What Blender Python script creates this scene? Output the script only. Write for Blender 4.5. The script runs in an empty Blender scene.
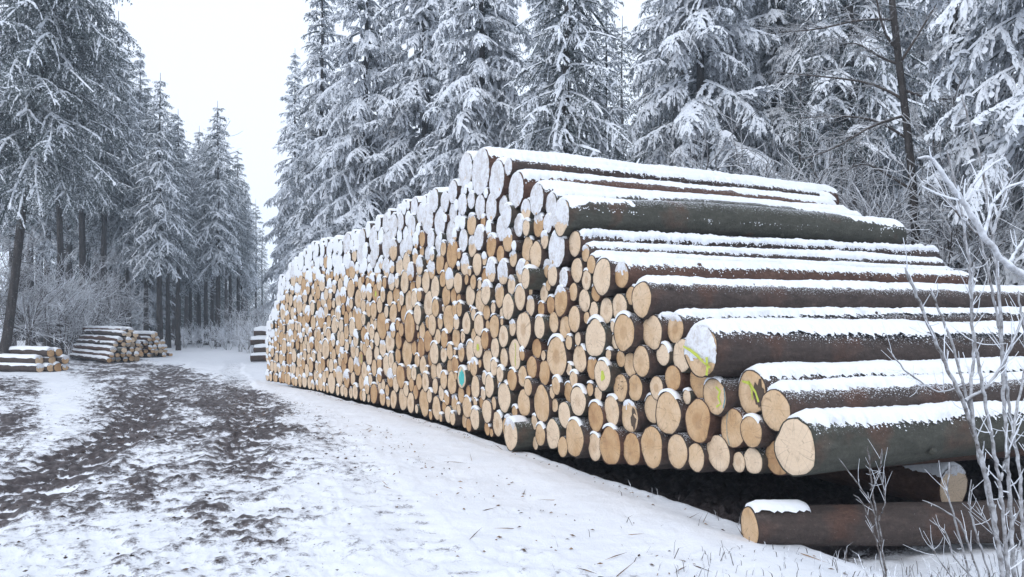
import bpy, math, random
import numpy as np
from mathutils import Matrix, Vector

scene = bpy.context.scene
rad = math.radians
F = 740.0            # focal length of the phone camera in pixels
HZ = 318.0           # image row of the horizon
CAMZ = 1.65

# ------------------------------------------------------------------ camera
cam_d = bpy.data.cameras.new("camera")
cam = bpy.data.objects.new("camera", cam_d)
scene.collection.objects.link(cam)
cam_d.sensor_width = 36.0
cam_d.lens = F / 1024.0 * 36.0
cam_d.shift_y = (HZ - 288.5) / 1024.0
cam_d.clip_start = 0.05
cam_d.clip_end = 3000.0
cam.location = (0, 0, CAMZ)
cam.rotation_euler = (rad(90), 0, 0)
scene.camera = cam

# ------------------------------------------------------------------ world, sun, exposure
SUN_EL, SUN_AZ = rad(38), rad(215)     # azimuth clockwise from +Y: behind the camera, to the left
world = bpy.data.worlds.new("World")
scene.world = world
world.use_nodes = True
wn, wl = world.node_tree.nodes, world.node_tree.links
bg = wn["Background"]
sky = wn.new("ShaderNodeTexSky")
sky.sky_type = 'NISHITA'
sky.sun_disc = False
sky.sun_elevation = SUN_EL
sky.sun_rotation = SUN_AZ
sky.air_density = 1.0
sky.dust_density = 6.0
hs = wn.new("ShaderNodeHueSaturation")
hs.inputs["Saturation"].default_value = 0.3
wl.new(sky.outputs[0], hs.inputs["Color"])
mixw = wn.new("ShaderNodeMix")
mixw.data_type = 'RGBA'
mixw.inputs[0].default_value = 0.86     # closed overcast over the clear sky
mixw.inputs[7].default_value = (9.7, 10.7, 12.35, 1)
wl.new(hs.outputs[0], mixw.inputs[6])
wl.new(mixw.outputs[2], bg.inputs["Color"])
bg.inputs["Strength"].default_value = 0.119

sun_d = bpy.data.lights.new("sun", 'SUN')
sun_d.energy = 0.7
sun_d.angle = rad(30)
sun_d.color = (1.0, 0.97, 0.93)
sun = bpy.data.objects.new("sun", sun_d)
scene.collection.objects.link(sun)
sd = Vector((math.sin(SUN_AZ) * math.cos(SUN_EL), math.cos(SUN_AZ) * math.cos(SUN_EL), math.sin(SUN_EL)))
sun.rotation_euler = sd.to_track_quat('Z', 'Y').to_euler()

scene.view_settings.view_transform = 'Standard'
scene.view_settings.look = 'None'
scene.view_settings.exposure = 0.0
scene.view_settings.gamma = 1.0
scene.view_settings.use_curve_mapping = False
scene.render.engine = 'CYCLES'
scene.cycles.volume_bounces = 2
scene.cycles.max_bounces = 6
scene.cycles.diffuse_bounces = 3

# ------------------------------------------------------------------ noise helpers
def _hash(ix, iy, seed):
    h = (ix.astype(np.int64) * 374761393 + iy.astype(np.int64) * 668265263 + seed * 1442695041) & 0xFFFFFFFF
    h = ((h ^ (h >> 13)) * 1274126177) & 0xFFFFFFFF
    h = h ^ (h >> 16)
    return (h & 0xFFFF) / 65535.0

def vnoise(x, y, seed=0):
    ix, iy = np.floor(x), np.floor(y)
    fx, fy = x - ix, y - iy
    fx = fx * fx * (3 - 2 * fx); fy = fy * fy * (3 - 2 * fy)
    a = _hash(ix, iy, seed); b = _hash(ix + 1, iy, seed)
    c = _hash(ix, iy + 1, seed); d = _hash(ix + 1, iy + 1, seed)
    return (a + (b - a) * fx) * (1 - fy) + (c + (d - c) * fx) * fy     # 0..1

def fbm(x, y, seed=0, octv=4, gain=0.5):
    s, amp, tot = 0, 1.0, 0.0
    for o in range(octv):
        s = s + amp * vnoise(x * 2 ** o + 17.3 * o, y * 2 ** o + 9.1 * o, seed + o)
        tot += amp; amp *= gain
    return s / tot

def sstep(a, b, x):
    t = np.clip((x - a) / (b - a), 0, 1)
    return t * t * (3 - 2 * t)

# ------------------------------------------------------------------ mesh helpers
COL = scene.collection

def build_mesh(name, V, polys, mats, midx=None, attrs=None, smooth=True):
    """V (n,3); polys: list of (k,m) int arrays (tris, quads ...); midx: matching list of arrays or ints; attrs: {name: per-vertex float array}"""
    me = bpy.data.meshes.new(name)
    V = np.asarray(V, dtype=np.float32)
    polys = [np.asarray(p, dtype=np.int32) for p in polys]
    polys_k = [p for p in polys if len(p)]
    me.vertices.add(len(V))
    me.vertices.foreach_set("co", V.ravel())
    nl = sum(p.size for p in polys_k)
    npoly = sum(len(p) for p in polys_k)
    me.loops.add(nl)
    me.loops.foreach_set("vertex_index", np.concatenate([p.ravel() for p in polys_k]))
    me.polygons.add(npoly)
    starts, pos = [], 0
    for p in polys_k:
        starts.append(pos + np.arange(len(p)) * p.shape[1]); pos += p.size
    me.polygons.foreach_set("loop_start", np.concatenate(starts).astype(np.int32))
    if midx is not None:
        ms = []
        for p, m in zip(polys, midx):
            if len(p):
                ms.append(np.full(len(p), m, dtype=np.int32) if np.isscalar(m) else np.asarray(m, dtype=np.int32))
        me.polygons.foreach_set("material_index", np.concatenate(ms))
    me.polygons.foreach_set("use_smooth", np.full(npoly, smooth, dtype=bool))
    for m in mats:
        me.materials.append(m)
    if attrs:
        for k, a in attrs.items():
            at = me.attributes.new(k, 'FLOAT', 'POINT')
            at.data.foreach_set("value", np.asarray(a, dtype=np.float32))
    me.update(calc_edges=True)
    return me

def obj(name, me, parent=None, mat=None):
    o = bpy.data.objects.new(name, me)
    COL.objects.link(o)
    if parent is not None:
        o.parent = parent
    if mat is not None:
        o.matrix_world = mat
    return o

def tag(o, label=None, cat=None, group=None, kind=None):
    if label: o["label"] = label
    if cat: o["category"] = cat
    if group: o["group"] = group
    if kind: o["kind"] = kind
    return o

def grid_quads(nr, nc, base=0, wrap=False):
    r = np.arange(nr - 1)[:, None]; c = np.arange(nc if wrap else nc - 1)[None, :]
    c2 = (c + 1) % nc
    q = np.stack([base + r * nc + c, base + r * nc + c2, base + (r + 1) * nc + c2, base + (r + 1) * nc + c], axis=-1)
    return q.reshape(-1, 4)

# ------------------------------------------------------------------ materials
def mat_new(name, rough=0.8, spec=0.3):
    m = bpy.data.materials.new(name); m.use_nodes = True
    b = m.node_tree.nodes["Principled BSDF"]
    b.inputs["Roughness"].default_value = rough
    b.inputs["Specular IOR Level"].default_value = spec
    return m, m.node_tree.nodes, m.node_tree.links, b

def N(nt, t, **kw):
    n = nt.new(t)
    for k, v in kw.items():
        setattr(n, k, v)
    return n

def noise(nt, ln, vec, scale, detail=4, rough=0.6, dist=0.0):
    n = nt.new("ShaderNodeTexNoise")
    n.inputs["Scale"].default_value = scale
    n.inputs["Detail"].default_value = detail
    n.inputs["Roughness"].default_value = rough
    n.inputs["Distortion"].default_value = dist
    if vec is not None: ln.new(vec, n.inputs["Vector"])
    return n.outputs[0]

def ramp(nt, ln, fac, stops):
    r = nt.new("ShaderNodeValToRGB")
    el = r.color_ramp.elements
    while len(el) < len(stops): el.new(0.5)
    for e, (p, c) in zip(el, stops):
        e.position = p; e.color = (*c, 1) if len(c) == 3 else c
    ln.new(fac, r.inputs[0])
    return r.outputs[0]

def mixc(nt, ln, fac, a, b, mode='MIX'):
    m = nt.new("ShaderNodeMix"); m.data_type = 'RGBA'; m.blend_type = mode
    for s, v in ((m.inputs[0], fac), (m.inputs[6], a), (m.inputs[7], b)):
        if hasattr(v, "is_linked"): ln.new(v, s)
        elif isinstance(v, (int, float)): s.default_value = v
        else: s.default_value = (*v, 1)
    return m.outputs[2]

def math_n(nt, ln, op, a, b=None, c=None, clamp=False):
    m = nt.new("ShaderNodeMath"); m.operation = op; m.use_clamp = clamp
    for i, v in enumerate((a, b, c)):
        if v is None: continue
        if hasattr(v, "is_linked"): ln.new(v, m.inputs[i])
        else: m.inputs[i].default_value = v
    return m.outputs[0]

def bump(nt, ln, h, bsdf, strength=0.5, dist=0.02):
    b = nt.new("ShaderNodeBump")
    b.inputs["Strength"].default_value = strength
    b.inputs["Distance"].default_value = dist
    ln.new(h, b.inputs["Height"]); ln.new(b.outputs[0], bsdf.inputs["Normal"])

def attr(nt, name):
    a = nt.new("ShaderNodeAttribute"); a.attribute_name = name
    return a.outputs["Fac"]

SNOWC = (0.86, 0.88, 0.92)
def make_snow():
    m, nt, ln, b = mat_new("snow", 0.65, 0.25)
    g = N(nt, "ShaderNodeNewGeometry")
    n1 = noise(nt, ln, g.outputs["Position"], 60, 3, 0.6)
    n2 = noise(nt, ln, g.outputs["Position"], 9, 4, 0.6)
    ln.new(mixc(nt, ln, n2, (0.82, 0.845, 0.89), (0.90, 0.915, 0.94)), b.inputs["Base Color"])
    bump(nt, ln, math_n(nt, ln, 'ADD', n1, n2), b, 0.35, 0.02)
    return m
M_SNOW = make_snow()
def make_crust():
    m, nt, ln, b = mat_new("snow_dusting", 0.7, 0.2)
    g = N(nt, "ShaderNodeNewGeometry")
    n1 = noise(nt, ln, g.outputs["Position"], 38, 4, 0.65); n2 = noise(nt, ln, g.outputs["Position"], 8, 3, 0.6)
    f = ramp(nt, ln, math_n(nt, ln, 'MULTIPLY_ADD', n2, 0.6, math_n(nt, ln, 'MULTIPLY', n1, 0.6)), [(0.46, (0, 0, 0)), (0.66, (1, 1, 1))])
    ln.new(mixc(nt, ln, f, (0.56, 0.53, 0.51), (0.77, 0.785, 0.825)), b.inputs["Base Color"])
    bump(nt, ln, n1, b, 0.5, 0.01)
    return m
M_CRUST = make_crust()

def make_bark():
    m, nt, ln, b = mat_new("bark", 0.85, 0.25)
    g = N(nt, "ShaderNodeNewGeometry")
    tc = N(nt, "ShaderNodeTexCoord")
    rnd = attr(nt, "rnd")
    mp = N(nt, "ShaderNodeMapping"); mp.inputs["Scale"].default_value = (0.35, 1, 1)
    ln.new(tc.outputs["Object"], mp.inputs["Vector"])
    n1 = noise(nt, ln, mp.outputs[0], 14, 6, 0.68, 0.4)
    n2 = noise(nt, ln, tc.outputs["Object"], 2.2, 3, 0.5)
    nf = noise(nt, ln, tc.outputs["Object"], 75, 3, 0.7)
    n3 = noise(nt, ln, tc.outputs["Object"], 34, 5, 0.75)
    n1 = math_n(nt, ln, 'ADD', math_n(nt, ln, 'MULTIPLY', n1, 0.6), math_n(nt, ln, 'MULTIPLY', n3, 0.42))
    brown = ramp(nt, ln, n1, [(0.25, (0.028, 0.022, 0.021)), (0.55, (0.082, 0.063, 0.056)), (0.8, (0.18, 0.135, 0.115))])
    olive = ramp(nt, ln, n1, [(0.25, (0.032, 0.032, 0.027)), (0.55, (0.078, 0.078, 0.064)), (0.8, (0.14, 0.138, 0.118))])
    red = ramp(nt, ln, n1, [(0.25, (0.050, 0.026, 0.020)), (0.55, (0.15, 0.075, 0.052)), (0.8, (0.30, 0.17, 0.11))])
    c = mixc(nt, ln, math_n(nt, ln, 'GREATER_THAN', rnd, 0.78), brown, olive)
    sp = math_n(nt, ln, 'MULTIPLY', math_n(nt, ln, 'LESS_THAN', rnd, 0.22), 0.6)
    c = mixc(nt, ln, sp, c, red)
    patch = ramp(nt, ln, n2, [(0.60, (0, 0, 0)), (0.72, (1, 1, 1))])
    c = mixc(nt, ln, math_n(nt, ln, 'MULTIPLY', patch, 0.55), c, red)
    # powder caught in the bark scales of the upper side
    sx = N(nt, "ShaderNodeSeparateXYZ"); ln.new(g.outputs["Normal"], sx.inputs[0])
    up = math_n(nt, ln, 'MULTIPLY', math_n(nt, ln, 'MULTIPLY_ADD', sx.outputs[2], 0.30, -0.06), math_n(nt, ln, 'SUBTRACT', 1.0, attr(nt, 'sheltered')))
    f = math_n(nt, ln, 'ADD', nf, up)
    fm = ramp(nt, ln, f, [(0.70, (0, 0, 0)), (0.80, (1, 1, 1))])
    c = mixc(nt, ln, fm, c, SNOWC)
    ln.new(c, b.inputs["Base Color"])
    bump(nt, ln, math_n(nt, ln, 'MULTIPLY_ADD', nf, 0.35, n1), b, 1.0, 0.035)
    return m
M_BARK = make_bark()

def make_cut():
    m, nt, ln, b = mat_new("sawn_wood", 0.75, 0.25)
    uv = N(nt, "ShaderNodeUVMap"); uv.uv_map = "face"
    rnd, rr = attr(nt, "rnd"), attr(nt, "rim")
    rx = attr(nt, "rx")
    off = N(nt, "ShaderNodeCombineXYZ"); ln.new(math_n(nt, ln, 'MULTIPLY', rnd, 37.0), off.inputs[2])
    va = N(nt, "ShaderNodeVectorMath"); va.operation = 'ADD'
    ln.new(uv.outputs[0], va.inputs[0]); ln.new(off.outputs[0], va.inputs[1])
    n_big = noise(nt, ln, va.outputs[0], 5, 4, 0.6)
    n_fine = noise(nt, ln, va.outputs[0], 45, 4, 0.7)
    mp = N(nt, "ShaderNodeMapping"); mp.inputs["Scale"].default_value = (6, 70, 6); mp.inputs["Rotation"].default_value = (0, 0, 0.5)
    ln.new(va.outputs[0], mp.inputs[0])
    saw = noise(nt, ln, mp.outputs[0], 2.0, 2, 0.5)
    ln_ = N(nt, "ShaderNodeVectorMath"); ln_.operation = 'LENGTH'; ln.new(uv.outputs[0], ln_.inputs[0])
    rdist = math_n(nt, ln, 'MULTIPLY_ADD', n_big, 0.035, ln_.outputs["Value"])
    rings = math_n(nt, ln, 'SINE', math_n(nt, ln, 'MULTIPLY', rdist, 520.0))
    rings2 = math_n(nt, ln, 'SINE', math_n(nt, ln, 'MULTIPLY', rdist, 170.0))
    tone = math_n(nt, ln, 'MULTIPLY_ADD', n_big, 0.7, math_n(nt, ln, 'MULTIPLY_ADD', rnd, 0.7, -0.12))
    c = ramp(nt, ln, tone, [(0.08, (0.36, 0.19, 0.095)), (0.28, (0.55, 0.345, 0.18)), (0.50, (0.67, 0.475, 0.295)), (0.80, (0.77, 0.605, 0.44))])
    ringf = math_n(nt, ln, 'MULTIPLY_ADD', math_n(nt, ln, 'ADD', rings, rings2), 0.035, 0.07, clamp=True)
    c = mixc(nt, ln, ringf, c, (0.33, 0.18, 0.08))
    heart = ramp(nt, ln, rr, [(0.30, (1, 1, 1)), (0.46, (0, 0, 0))])
    c = mixc(nt, ln, math_n(nt, ln, 'MULTIPLY', heart, math_n(nt, ln, 'MULTIPLY', rx, 0.5)), c, (0.38, 0.21, 0.095))
    edge = ramp(nt, ln, math_n(nt, ln, 'MULTIPLY_ADD', n_big, 0.14, rr), [(1.03, (0, 0, 0)), (1.09, (1, 1, 1))])
    c = mixc(nt, ln, math_n(nt, ln, 'MULTIPLY', edge, 0.75), c, (0.19, 0.10, 0.06))
    dirt = ramp(nt, ln, n_fine, [(0.66, (0, 0, 0)), (0.76, (1, 1, 1))])
    c = mixc(nt, ln, math_n(nt, ln, 'MULTIPLY', dirt, 0.35), c, (0.16, 0.10, 0.06))
    # drying checks running out from the heart, and smears of dirt
    sp = N(nt, "ShaderNodeSeparateXYZ"); ln.new(uv.outputs[0], sp.inputs[0])
    an = math_n(nt, ln, 'ARCTAN2', sp.outputs[0], sp.outputs[1])
    cv = N(nt, "ShaderNodeCombineXYZ"); ln.new(math_n(nt, ln, 'MULTIPLY', an, 2.2), cv.inputs[0]); ln.new(math_n(nt, ln, 'MULTIPLY', rnd, 91.0), cv.inputs[1]); ln.new(math_n(nt, ln, 'MULTIPLY', ln_.outputs["Value"], 3.0), cv.inputs[2])
    vn = N(nt, "ShaderNodeTexVoronoi"); vn.feature = 'DISTANCE_TO_EDGE'; vn.inputs["Scale"].default_value = 1.0; ln.new(cv.outputs[0], vn.inputs["Vector"])
    ck = ramp(nt, ln, vn.outputs["Distance"], [(0.0, (1, 1, 1)), (0.022, (0, 0, 0))])
    c = mixc(nt, ln, math_n(nt, ln, 'MULTIPLY', ck, 0.45), c, (0.12, 0.065, 0.035))
    n_s = noise(nt, ln, va.outputs[0], 11, 4, 0.65, 0.6)
    c = mixc(nt, ln, ramp(nt, ln, n_s, [(0.57, (0, 0, 0)), (0.70, (0.55, 0.55, 0.55))]), c, (0.34, 0.22, 0.13))
    ln.new(c, b.inputs["Base Color"])
    bump(nt, ln, math_n(nt, ln, 'ADD', saw, n_fine), b, 0.8, 0.006)
    return m
M_CUT = make_cut()

def flat_mat(name, col, rough=0.7):
    m, nt, ln, b = mat_new(name, rough, 0.2)
    tc = N(nt, "ShaderNodeTexCoord")
    n = noise(nt, ln, tc.outputs["Object"], 40, 3, 0.6)
    ln.new(mixc(nt, ln, n, tuple(x * 0.7 for x in col), tuple(min(1, x * 1.25) for x in col)), b.inputs["Base Color"])
    return m
M_YEL = flat_mat("spray_paint_yellow", (0.52, 0.58, 0.10))
M_TEAL = flat_mat("spray_paint_turquoise", (0.10, 0.50, 0.47))
M_REDP = flat_mat("spray_paint_red", (0.5, 0.03, 0.03))
M_BLUE = flat_mat("pencil_blue", (0.10, 0.30, 0.36))

def make_needles():
    m, nt, ln, b = mat_new("spruce_needles", 0.8, 0.15)
    f = attr(nt, "frost")
    g = N(nt, "ShaderNodeNewGeometry")
    n = noise(nt, ln, g.outputs["Position"], 3.0, 2, 0.5)
    green = mixc(nt, ln, n, (0.020, 0.036, 0.034), (0.048, 0.072, 0.066))
    c = mixc(nt, ln, f, green, (0.80, 0.83, 0.88))
    ln.new(c, b.inputs["Base Color"])
    return m
M_NEEDLE = make_needles()

def make_trunk():
    m, nt, ln, b = mat_new("tree_bark", 0.9, 0.15)
    tc = N(nt, "ShaderNodeTexCoord")
    mp = N(nt, "ShaderNodeMapping"); mp.inputs["Scale"].default_value = (1, 1, 0.2)
    ln.new(tc.outputs["Object"], mp.inputs[0])
    n1 = noise(nt, ln, mp.outputs[0], 12, 5, 0.65)
    n2 = noise(nt, ln, tc.outputs["Object"], 22, 4, 0.7)
    c = ramp(nt, ln, n1, [(0.3, (0.022, 0.020, 0.020)), (0.7, (0.085, 0.075, 0.07))])
    c = mixc(nt, ln, ramp(nt, ln, n2, [(0.60, (0, 0, 0)), (0.76, (0.5, 0.5, 0.5))]), c, SNOWC)
    ln.new(c, b.inputs["Base Color"])
    bump(nt, ln, n1, b, 0.8, 0.03)
    return m
M_TRUNK = make_trunk()

def make_rime():
    """frosted twig: dark wood under hoar frost, 'frost' says how thick the frost lies"""
    m, nt, ln, b = mat_new("rimed_twig", 0.75, 0.2)
    f = attr(nt, "frost")
    tc = N(nt, "ShaderNodeTexCoord")
    n = noise(nt, ln, tc.outputs["Object"], 28, 4, 0.65)
    g = N(nt, "ShaderNodeNewGeometry")
    sx = N(nt, "ShaderNodeSeparateXYZ"); ln.new(g.outputs["Normal"], sx.inputs[0])
    s = math_n(nt, ln, 'ADD', math_n(nt, ln, 'ADD', f, math_n(nt, ln, 'MULTIPLY_ADD', n, 0.7, -0.35)), math_n(nt, ln, 'MULTIPLY', sx.outputs[2], 0.22))
    fm = ramp(nt, ln, s, [(0.25, (0, 0, 0)), (0.75, (1, 1, 1))])
    c = mixc(nt, ln, fm, (0.075, 0.062, 0.056), (0.80, 0.83, 0.88))
    ln.new(c, b.inputs["Base Color"])
    bump(nt, ln, n, b, 0.5, 0.01)
    return m
M_RIME = make_rime()

def make_ground():
    m, nt, ln, b = mat_new("snowy_ground", 0.7, 0.25)
    g = N(nt, "ShaderNodeNewGeometry"); P = g.outputs["Position"]
    mud = attr(nt, "mud")
    n_b = noise(nt, ln, P, 2.3, 5, 0.62)
    n_m = noise(nt, ln, P, 11, 5, 0.68, 0.3)
    n_f = noise(nt, ln, P, 55, 4, 0.7)
    snow = mixc(nt, ln, n_b, (0.72, 0.745, 0.80), (0.85, 0.865, 0.90))
    earth = ramp(nt, ln, n_m, [(0.25, (0.022, 0.017, 0.018)), (0.5, (0.062, 0.050, 0.051)), (0.78, (0.20, 0.175, 0.175))])
    slush = mixc(nt, ln, n_f, (0.20, 0.19, 0.21), (0.62, 0.63, 0.67))
    n_k = noise(nt, ln, P, 9.0, 7, 0.82, 0.2)
    amp = math_n(nt, ln, 'MULTIPLY_ADD', mud, 1.3, 1.0)
    k = math_n(nt, ln, 'MULTIPLY_ADD', math_n(nt, ln, 'SUBTRACT', n_k, 0.5), amp, mud)
    k = math_n(nt, ln, 'ADD', k, math_n(nt, ln, 'MULTIPLY_ADD', n_f, 0.6, -0.30))
    f1 = ramp(nt, ln, k, [(0.32, (0, 0, 0)), (0.45, (1, 1, 1))])
    f2 = ramp(nt, ln, k, [(0.44, (0, 0, 0)), (0.60, (1, 1, 1))])
    c = mixc(nt, ln, math_n(nt, ln, 'MULTIPLY', f1, 0.8), snow, slush)
    c = mixc(nt, ln, f2, c, earth)
    ln.new(c, b.inputs["Base Color"])
    rg = math_n(nt, ln, 'MULTIPLY_ADD', f2, -0.22, 0.72)
    ln.new(rg, b.inputs["Roughness"])
    bump(nt, ln, math_n(nt, ln, 'ADD', n_m, math_n(nt, ln, 'MULTIPLY', n_f, 0.5)), b, 0.5, 0.03)
    return m
M_GROUND = make_ground()

# ------------------------------------------------------------------ the line of the pile's sawn face: a gently bending curve on the ground
P0 = np.array([2.07, 5.5])
A0, A1, ABEND = 26.0, 34.5, 20.0           # axis angle of the logs at the open corner and at the far end
DT = 0.02
T_TAB = np.arange(-60, 140, DT)
def alpha(t): return np.radians(A0 + (A1 - A0) * np.clip(np.asarray(t, float) / ABEND, 0, 1.15))
def beta(t):
    """direction the logs themselves run in: swings round a little more than the face does"""
    return np.radians(np.interp(np.asarray(t, float), [0, 3, 6, 12, 18], [20.5, 22.0, 26.0, 32.0, 36.0]))
_al = alpha(T_TAB)
_i0 = int(round(60 / DT))
CX = np.cumsum(-np.sin(_al)) * DT; CY = np.cumsum(np.cos(_al)) * DT
CX += P0[0] - CX[_i0]; CY += P0[1] - CY[_i0]
def curve(t):
    return np.interp(t, T_TAB, CX), np.interp(t, T_TAB, CY)
_K = CX[_i0 - 40:_i0 + 1400] / CY[_i0 - 40:_i0 + 1400]
_T = T_TAB[_i0 - 40:_i0 + 1400]
def face_from_px(x, y):
    """where the ray through a photograph pixel meets the face: (t along it, height, distance)"""
    k = (x - 512) / F
    i = int(np.argmin(np.abs(_K - k)))
    t = _T[i]; Y = CY[_i0 - 40 + i]
    return t, CAMZ + (HZ - y) / F * Y, Y
def ground_pt(px, Y):
    return (px - 512) / F * Y, Y
def road_coords(X, Y):
    """(t along the pile, s metres out from the face towards the road) for any ground point"""
    tt = np.arange(-12, 90, 0.5); cx, cy = curve(tt); al = alpha(tt)
    best = np.full(X.shape, 1e9); T = np.zeros(X.shape); S = np.zeros(X.shape)
    for i in range(len(tt)):
        d2 = (X - cx[i]) ** 2 + (Y - cy[i]) ** 2
        m = d2 < best
        ux, uy = -math.sin(al[i]), math.cos(al[i])
        dx, dy = X - cx[i], Y - cy[i]
        T = np.where(m, tt[i] + dx * ux + dy * uy, T)
        S = np.where(m, -dx * uy + dy * ux, S)
        best = np.where(m, d2, best)
    return T, S

# ------------------------------------------------------------------ ground
def ground_height(X, Y, T, S, detail=True):
    z = -0.012 * np.clip(T - 4, 0, 40)
    z = z + 0.10 * (fbm(X * 0.35, Y * 0.35, 3, 3) - 0.5)
    # hollow under the pile
    under = sstep(0.05, -0.35, S) * sstep(-7.5, -6.8, S) * sstep(-1.5, 0.2, T)
    z = z - 0.20 * under * sstep(24, 18, T)
    # banks behind the pile and on the far side of the road
    z = z + 0.35 * sstep(-8, -14, S) + 0.30 * sstep(7.5, 13, S)
    return z

def tracks(T, S):
    """list of (mask, lug pattern) for wheel tracks"""
    out = []
    def one(pts, w, depth, lug, phase, seed):
        tt = np.array([p[0] for p in pts]); ss = np.array([p[1] for p in pts])
        sc = np.interp(T, tt, ss) + 0.10 * (vnoise(T * 0.5, T * 0 + seed, seed) - 0.5)
        d = S - sc + 0.16 * (fbm(T * 2.3, S * 2.3, seed + 70, 3) - 0.5)
        inside = sstep(w * 0.5 + 0.12, w * 0.5 - 0.08, np.abs(d)) * sstep(tt[0] - 1.0, tt[0] + 0.5, T) * sstep(tt[-1] + 2, tt[-1] - 2, T)
        ph = (T + np.abs(d) * 0.45) / lug + np.where(d > 0, 0.5, 0) + phase
        lugs = 0.5 + 0.5 * np.sin(2 * np.pi * ph)
        out.append((inside, lugs, depth, d))
    trk = []
    for px, py in [(-150, 560), (0, 493), (56, 458), (86, 446), (124, 416), (146, 386), (160, 368), (176, 356)]:
        Yg = F * (CAMZ + 0.03) / (py - HZ); a_, b_ = road_coords(np.array([(px - 512) / F * Yg]), np.array([Yg])); trk.append((float(a_[0]), float(b_[0]) - 0.10 - 0.15 * float(np.interp(a_[0], [3, 6, 12], [1, 0.9, 0.3]))))
    one(sorted(trk), 0.80, 0.095, 0.36, 0.0, 5)
    one([(a_, b_ - 1.75 - 0.02 * a_) for a_, b_ in sorted(trk) if a_ > 3.5], 0.66, 0.06, 0.34, 0.3, 6)
    one([(-4, 2.9), (3, 2.3), (7, 1.75), (9, 1.6)], 0.45, 0.018, 0.26, 0.1, 8)
    return out

def mud_mask(X, Y, T, S):
    w1 = fbm(X * 0.55, Y * 0.55, 21, 4)
    w2 = fbm(X * 1.9, Y * 1.9, 31, 4)
    streak = fbm(T * 0.5, S * 2.2, 41, 4)
    c = np.interp(T, [0, 6, 10, 20, 40], [4.6, 3.6, 3.2, 2.7, 2.2])
    half = np.interp(T, [0, 6, 10, 16, 40], [1.5, 1.9, 2.0, 1.9, 2.0])
    core = sstep(half + 0.9, half - 0.9, np.abs(S - c))
    amount = np.interp(T, [-3, 1, 4, 8, 12, 24, 50], [0.22, 0.30, 0.43, 0.51, 0.53, 0.52, 0.44])
    m = core * amount * (0.50 + 1.0 * w2) * (0.45 + 1.1 * streak)
    # the wide trampled left verge
    left = sstep(4.8, 5.8, S) * sstep(11.5, 9, S) * sstep(3, 7, T) * sstep(30, 22, T)
    m = np.maximum(m, left * (0.34 + 0.9 * (streak - 0.30)))
    # thin scattered soil on the near snow
    m = np.maximum(m, 0.24 * sstep(0.45, 0.75, w2) * sstep(0.4, 1.2, S) * sstep(9, 6, S))
    # bare earth beneath the pile, driven to full dark to paint in its shadow
    under_shade = sstep(0.0, -0.5, S) * sstep(-7, -6, S) * sstep(-0.6, 0.6, T) * sstep(18.5, 16, T)
    m = np.maximum(m, under_shade * 1.6)
    return m

def make_ground_mesh():
    a_in = np.radians(np.linspace(-39, 37, 600))
    a_out = np.radians(np.linspace(38, 320, 42))[1:-1]
    ang = np.concatenate([a_in, a_out])
    r = np.concatenate([[0.4, 1.2, 2.2, 3.0, 3.6], np.geomspace(4.0, 60, 440), np.geomspace(62, 240, 14)])
    R, Aa = np.meshgrid(r, ang, indexing='ij')
    X, Y = R * np.sin(Aa), R * np.cos(Aa)
    T, S = road_coords(X, Y)
    z = ground_height(X, Y, T, S)
    mud = mud_mask(X, Y, T, S)
    near = sstep(70, 30, R)
    front = (np.abs(np.angle(np.exp(1j * Aa))) < 0.75)
    # churned surface where it is muddy, smooth soft snow elsewhere
    f1 = fbm(X * 3.1, Y * 3.1, 51, 4) - 0.5
    f2 = fbm(X * 12.5, Y * 12.5, 61, 3) - 0.5
    z = z + near * (0.045 * f1 + 0.012 * f2 + np.clip(mud, 0, 1) * (0.13 * f1 + 0.15 * f2))
    mud = mud * (1 + 1.9 * f2 + 0.5 * f1)
    for inside, lugs, depth, d in tracks(T, S):
        edge = np.exp(-((np.abs(d) - 0.36) / 0.12) ** 2) * (inside > 0.0) * np.clip(0.5 + 3 * f1, 0, 1.5)
        z = z + near * (-inside * depth * (0.45 + 0.75 * lugs) + 0.22 * depth * edge)
        if depth > 0.02:
            want = np.clip(0.08 + 0.85 * sstep(0.22, 0.58, 1 - lugs) + 0.42 * f1 + 0.30 * f2, 0, 1.15)
            k_ = inside * (0.92 if depth > 0.08 else 0.55) * np.interp(T, [1.0, 4.5, 12, 18], [0.4, 1, 0.95, 0.7])
            mud = mud * (1 - k_) + want * k_
        else:
            mud = np.maximum(mud, inside * (0.16 + 0.22 * lugs + 0.4 * f1))
    z = z + 0.05 * sstep(0.12, 0.5, S) * sstep(1.2, 0.6, S)
    nr, nc = R.shape
    V = np.stack([X, Y, z], -1).reshape(-1, 3)
    q = grid_quads(nr, nc, 0, True)
    q = q[:, ::-1]
    V = np.vstack([V, [[0, 0, 0]]])
    ci = len(V) - 1
    fan = np.array([[ci, (i + 1) % nc, i] for i in range(nc)])[:, ::-1]
    mudv = np.append(np.clip(mud, 0, 1.6).ravel(), 0)
    me = build_mesh("ground", V, [fan, q], [M_GROUND], attrs={"mud": mudv})
    # normals up
    me.validate()
    o = obj("ground", me)
    tag(o, kind="structure")
    return o
ground = make_ground_mesh()

def gz(x, y):
    X, Y = np.array([float(x)]), np.array([float(y)])
    T, S = road_coords(X, Y)
    return float(ground_height(X, Y, T, S)[0])

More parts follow.
